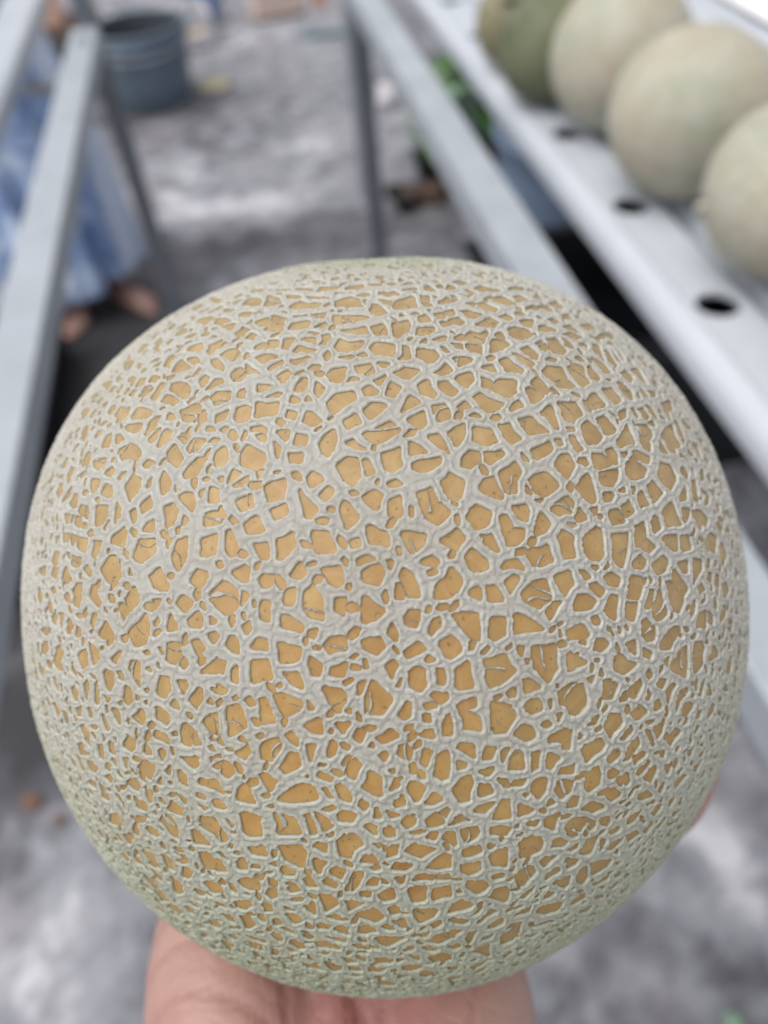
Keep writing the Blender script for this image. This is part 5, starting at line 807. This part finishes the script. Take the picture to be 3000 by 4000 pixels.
# ------------------------------------------------------------------ the hand that holds the melon
def holding_hand():
    C = C_CAM; Dn = RW.T @ np.array([0, 0, -1.0]); Fw = RW.T @ np.array([0, 1.0, 0]); Rt = RW.T @ np.array([1.0, 0, 0])
    def on(alpha, lat, r):
        u = Dn * math.cos(R(alpha)) + Fw * math.sin(R(alpha)); l = lat / (80 + r)
        return tuple(C + (u * math.sqrt(1 - l * l) + Rt * l) * (RM + r - .8))
    ch = []
    ch.append(([(2, -255, -92), (-2, -200, -135), (-6, -166, -165)], [33, 29, 26]))
    ch.append(([(-14, -240, -98), (-20, -166, -163)], [28, 23]))
    ch.append(([(16, -240, -98), (12, -166, -163)], [28, 23]))
    ch.append(([(-18, -163, -166), (-38, -124, -205), (-40, -104, -230), (-38, -90, -256)], [22, 22.5, 19, 14]))
    ch.append(([(-6, -163, -166), (-9, -130, -205), (-12, -112, -236), (-8, -93, -262)], [22, 20, 17, 13]))
    ch.append(([(10, -163, -166), (16, -125, -204), (12, -112, -228), (18, -90, -258)], [22, 22, 17, 13]))
    ch.append(([(4, -126, -206), (28, -114, -224), (52, -90, -226), (71.2, -76.3, -210), (78.2, -62, -207), (80, -56, -206)], [19, 14, 11.2, 9.8, 8.6, 6.8]))
    for lat, sc_ in ((-36, .86), (-14, .95), (8, 1.0), (30, .97)):
        a0 = 8
        pts = [on(a0 - 14, lat * .8, 11), on(a0 + 10, lat, 10), on(a0 + 38 * sc_, lat * 1.1, 8.6), on(a0 + 60 * sc_, lat * 1.15, 7.8), on(a0 + 78 * sc_, lat * 1.15, 7.0)]
        ch.append((pts, [11.5, 10, 8.6, 7.8, 6.6]))
    def tw(p): return Vector(CAM + RW @ (np.array(p) / 1000.0))
    def paint(co):
        cs = (co - CAM) @ RW * 1000.0
        x, y = cs[:, 0] / -cs[:, 2] * F_PX + 1500, 2000 - cs[:, 1] / -cs[:, 2] * F_PX
        mid = np.exp(-((cs[:, 0] + 2) / 27) ** 2); groove = np.exp(-((cs[:, 0] + 8 + .2 * (cs[:, 2] + 205)) / 4.5) ** 2) * .8
        return np.clip(mid * .85 + groove, 0, 1)
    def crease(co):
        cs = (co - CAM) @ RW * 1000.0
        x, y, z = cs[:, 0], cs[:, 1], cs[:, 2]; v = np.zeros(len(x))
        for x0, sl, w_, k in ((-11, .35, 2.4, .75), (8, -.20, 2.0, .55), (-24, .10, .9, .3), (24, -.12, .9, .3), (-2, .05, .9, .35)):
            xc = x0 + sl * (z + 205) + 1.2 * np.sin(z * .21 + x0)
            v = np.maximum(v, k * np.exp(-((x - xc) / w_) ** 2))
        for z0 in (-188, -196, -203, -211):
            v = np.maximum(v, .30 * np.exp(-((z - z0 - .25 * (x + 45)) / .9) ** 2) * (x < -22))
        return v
    root = tag(empty('person', tuple(tw((-5, -166, -165)))), 'bare hand and wrist reaching in from below and holding the netted melon', 'person')
    o = flesh('hand', ch, .0017, MAT['skin'], tw, 8, None, paint, crease)
    o.parent = root; o.matrix_parent_inverse = Matrix.Translation(-root.location)
    # nail of the thumb
    return root
holding_hand()

# ------------------------------------------------------------------ the person in the blue dress
def dress_person():
    bx, by = -.66, 2.44
    root = tag(empty('person', (bx, by, 0)), 'barefoot person in a long blue dress with a pale stripe, standing behind the left rail', 'person')
    def L(p): return (p[0] - bx, p[1] - by, p[2])
    def foot(ax, ay, tx, ty):
        d = Vector((tx - ax, ty - ay, 0)).normalized(); s = Vector((-d.y, d.x, 0)); a = Vector((ax, ay, 0)); ch = []
        P = lambda f, l, z: L(tuple(a + d * f + s * l + Vector((0, 0, z))))
        ch.append(([P(.035, 0, .42), P(.03, 0, .25), P(.03, 0, .12), P(.03, 0, .07)], [.05, .045, .032, .032]))
        ch.append(([P(.0, 0, .028), P(.05, 0, .04), P(.12, -.008, .030), P(.17, -.012, .022)], [.027, .034, .028, .021]))
        ch.append(([P(.0, 0, .024), P(.10, .018, .02), P(.17, .018, .016)], [.023, .022, .016]))
        ch.append(([P(.0, 0, .024), P(.10, -.018, .022), P(.17, -.026, .017)], [.023, .024, .017]))
        for k in range(5):
            l = -.032 + .0155 * k; ln = .222 - .007 * k - .002 * k * k; r0 = (.0125, .0095, .009, .0085, .008)[k]
            ch.append(([P(.165, l * .9, .014), P(ln, l, r0 + .001)], [r0 * 1.15, r0]))
        return ch
    ch = foot(-.545, 2.425, -.375, 2.275) + foot(-.66, 2.42, -.625, 2.22)
    # legs, trunk, arms, neck and head under and above the dress
    for (fx, fy, hx) in ((-.52, 2.40, -.60), (-.655, 2.39, -.72)):
        ch.append(([L((fx, fy, .40)), L((fx * .5 + hx * .5, 2.42, .55)), L((hx, by, .86))], [.05, .065, .085]))
    ch.append(([L((-.66, by, .84)), L((-.66, by + .01, 1.0)), L((-.66, by, 1.18)), L((-.66, by, 1.30))], [.13, .11, .13, .10]))
    ch.append(([L((-.66, by, 1.33)), L((-.655, by - .01, 1.44))], [.05, .048]))
    ch.append(([L((-.65, by - .02, 1.47)), L((-.645, by - .025, 1.56)), L((-.65, by - .01, 1.60))], [.062, .078, .07]))
    for sx in (-1, 1):
        ch.append(([L((-.66 + sx * .12, by, 1.30)), L((-.66 + sx * .19, by + .01, 1.15)), L((-.66 + sx * .20, by - .03, 1.0)), L((-.66 + sx * .15, by - .17, .93))], [.05, .042, .035, .024]))
        hb = Vector((-.66 + sx * .15, by - .17, .93)); ch.append(([L(tuple(hb)), L((hb.x - sx * .03, hb.y - .06, .925))], [.024, .028]))
        for k in range(4): ch.append(([L((hb.x - sx * .03 + (k - 1.5) * .016, hb.y - .07, .925)), L((hb.x - sx * .045 + (k - 1.5) * .018, hb.y - .12, .912)), L((hb.x - sx * .05 + (k - 1.5) * .017, hb.y - .14, .89))], [.0095, .0085, .007]))
        ch.append(([L((hb.x - sx * .045, hb.y - .03, .93)), L((hb.x - sx * .075, hb.y - .06, .93))], [.011, .009]))
    flesh('body', ch, .006, MAT['skin'], None, 3, root)
    bm = bmesh.new(); bmesh.ops.create_uvsphere(bm, u_segments=28, v_segments=18, radius=1.0)
    for v in bm.verts:
        v.co = Vector((v.co.x * .09, v.co.y * .10, v.co.z * .105)) + Vector(L((-.65, by + .012, 1.57)))
    from_bm('hair', bm, MAT['hair'], root, smooth=True)
    # dress: folded cone with an uneven hem and a pale side stripe
    U, Vn = 160, 70
    ph = np.linspace(0, 2 * math.pi, U, endpoint=False); v = np.linspace(0, 1, Vn)
    Vv, P = np.meshgrid(v, ph, indexing='ij')
    prof_z = np.array([0.0, .14, .30, .50, .72, .90, 1.02, 1.18, 1.30, 1.36]); prof_r = np.array([.205, .198, .19, .19, .18, .175, .145, .165, .155, .065]); prof_x = np.array([-.62, -.615, -.61, -.61, -.655, -.67, -.665, -.66, -.66, -.66])
    hem = .055 + .05 * (0.5 + 0.5 * np.cos(P + .1)) ** 1.5 - .02 * np.sin(2 * P)
    Z = hem + (1.36 - hem) * Vv
    rr = np.interp(Z, prof_z, prof_r); cx = np.interp(Z, prof_z, prof_x)
    fold = (1 - np.clip((Z - .1) / 1.0, 0, 1)) * (.020 * np.sin(9 * P + 2 * Z) + .012 * np.sin(17 * P + 1.3 + 3 * Z)) + .006 * np.sin(5 * P + 9 * Z)
    rr = rr + fold
    X = cx + rr * np.cos(P); Y = by - .02 + rr * .88 * np.sin(P)
    V = np.stack([X - bx, Y - by, Z], -1).reshape(-1, 3)
    i = np.arange(U * Vn).reshape(Vn, U); j = np.roll(i, -1, axis=1)
    Q = np.stack([i[:-1].ravel(), j[:-1].ravel(), j[1:].ravel(), i[1:].ravel()], 1)
    me = mesh_np('dress', V, Q, MAT['dress'])
    dphi = (P + .30 + math.pi) % (2 * math.pi) - math.pi
    attr(me, 'stripe', np.clip(1.6 - np.abs(dphi) / .27, 0, 1).ravel())
    o = link('dress', me, parent=root); md = o.modifiers.new('thick', 'SOLIDIFY'); md.thickness = .003
dress_person()
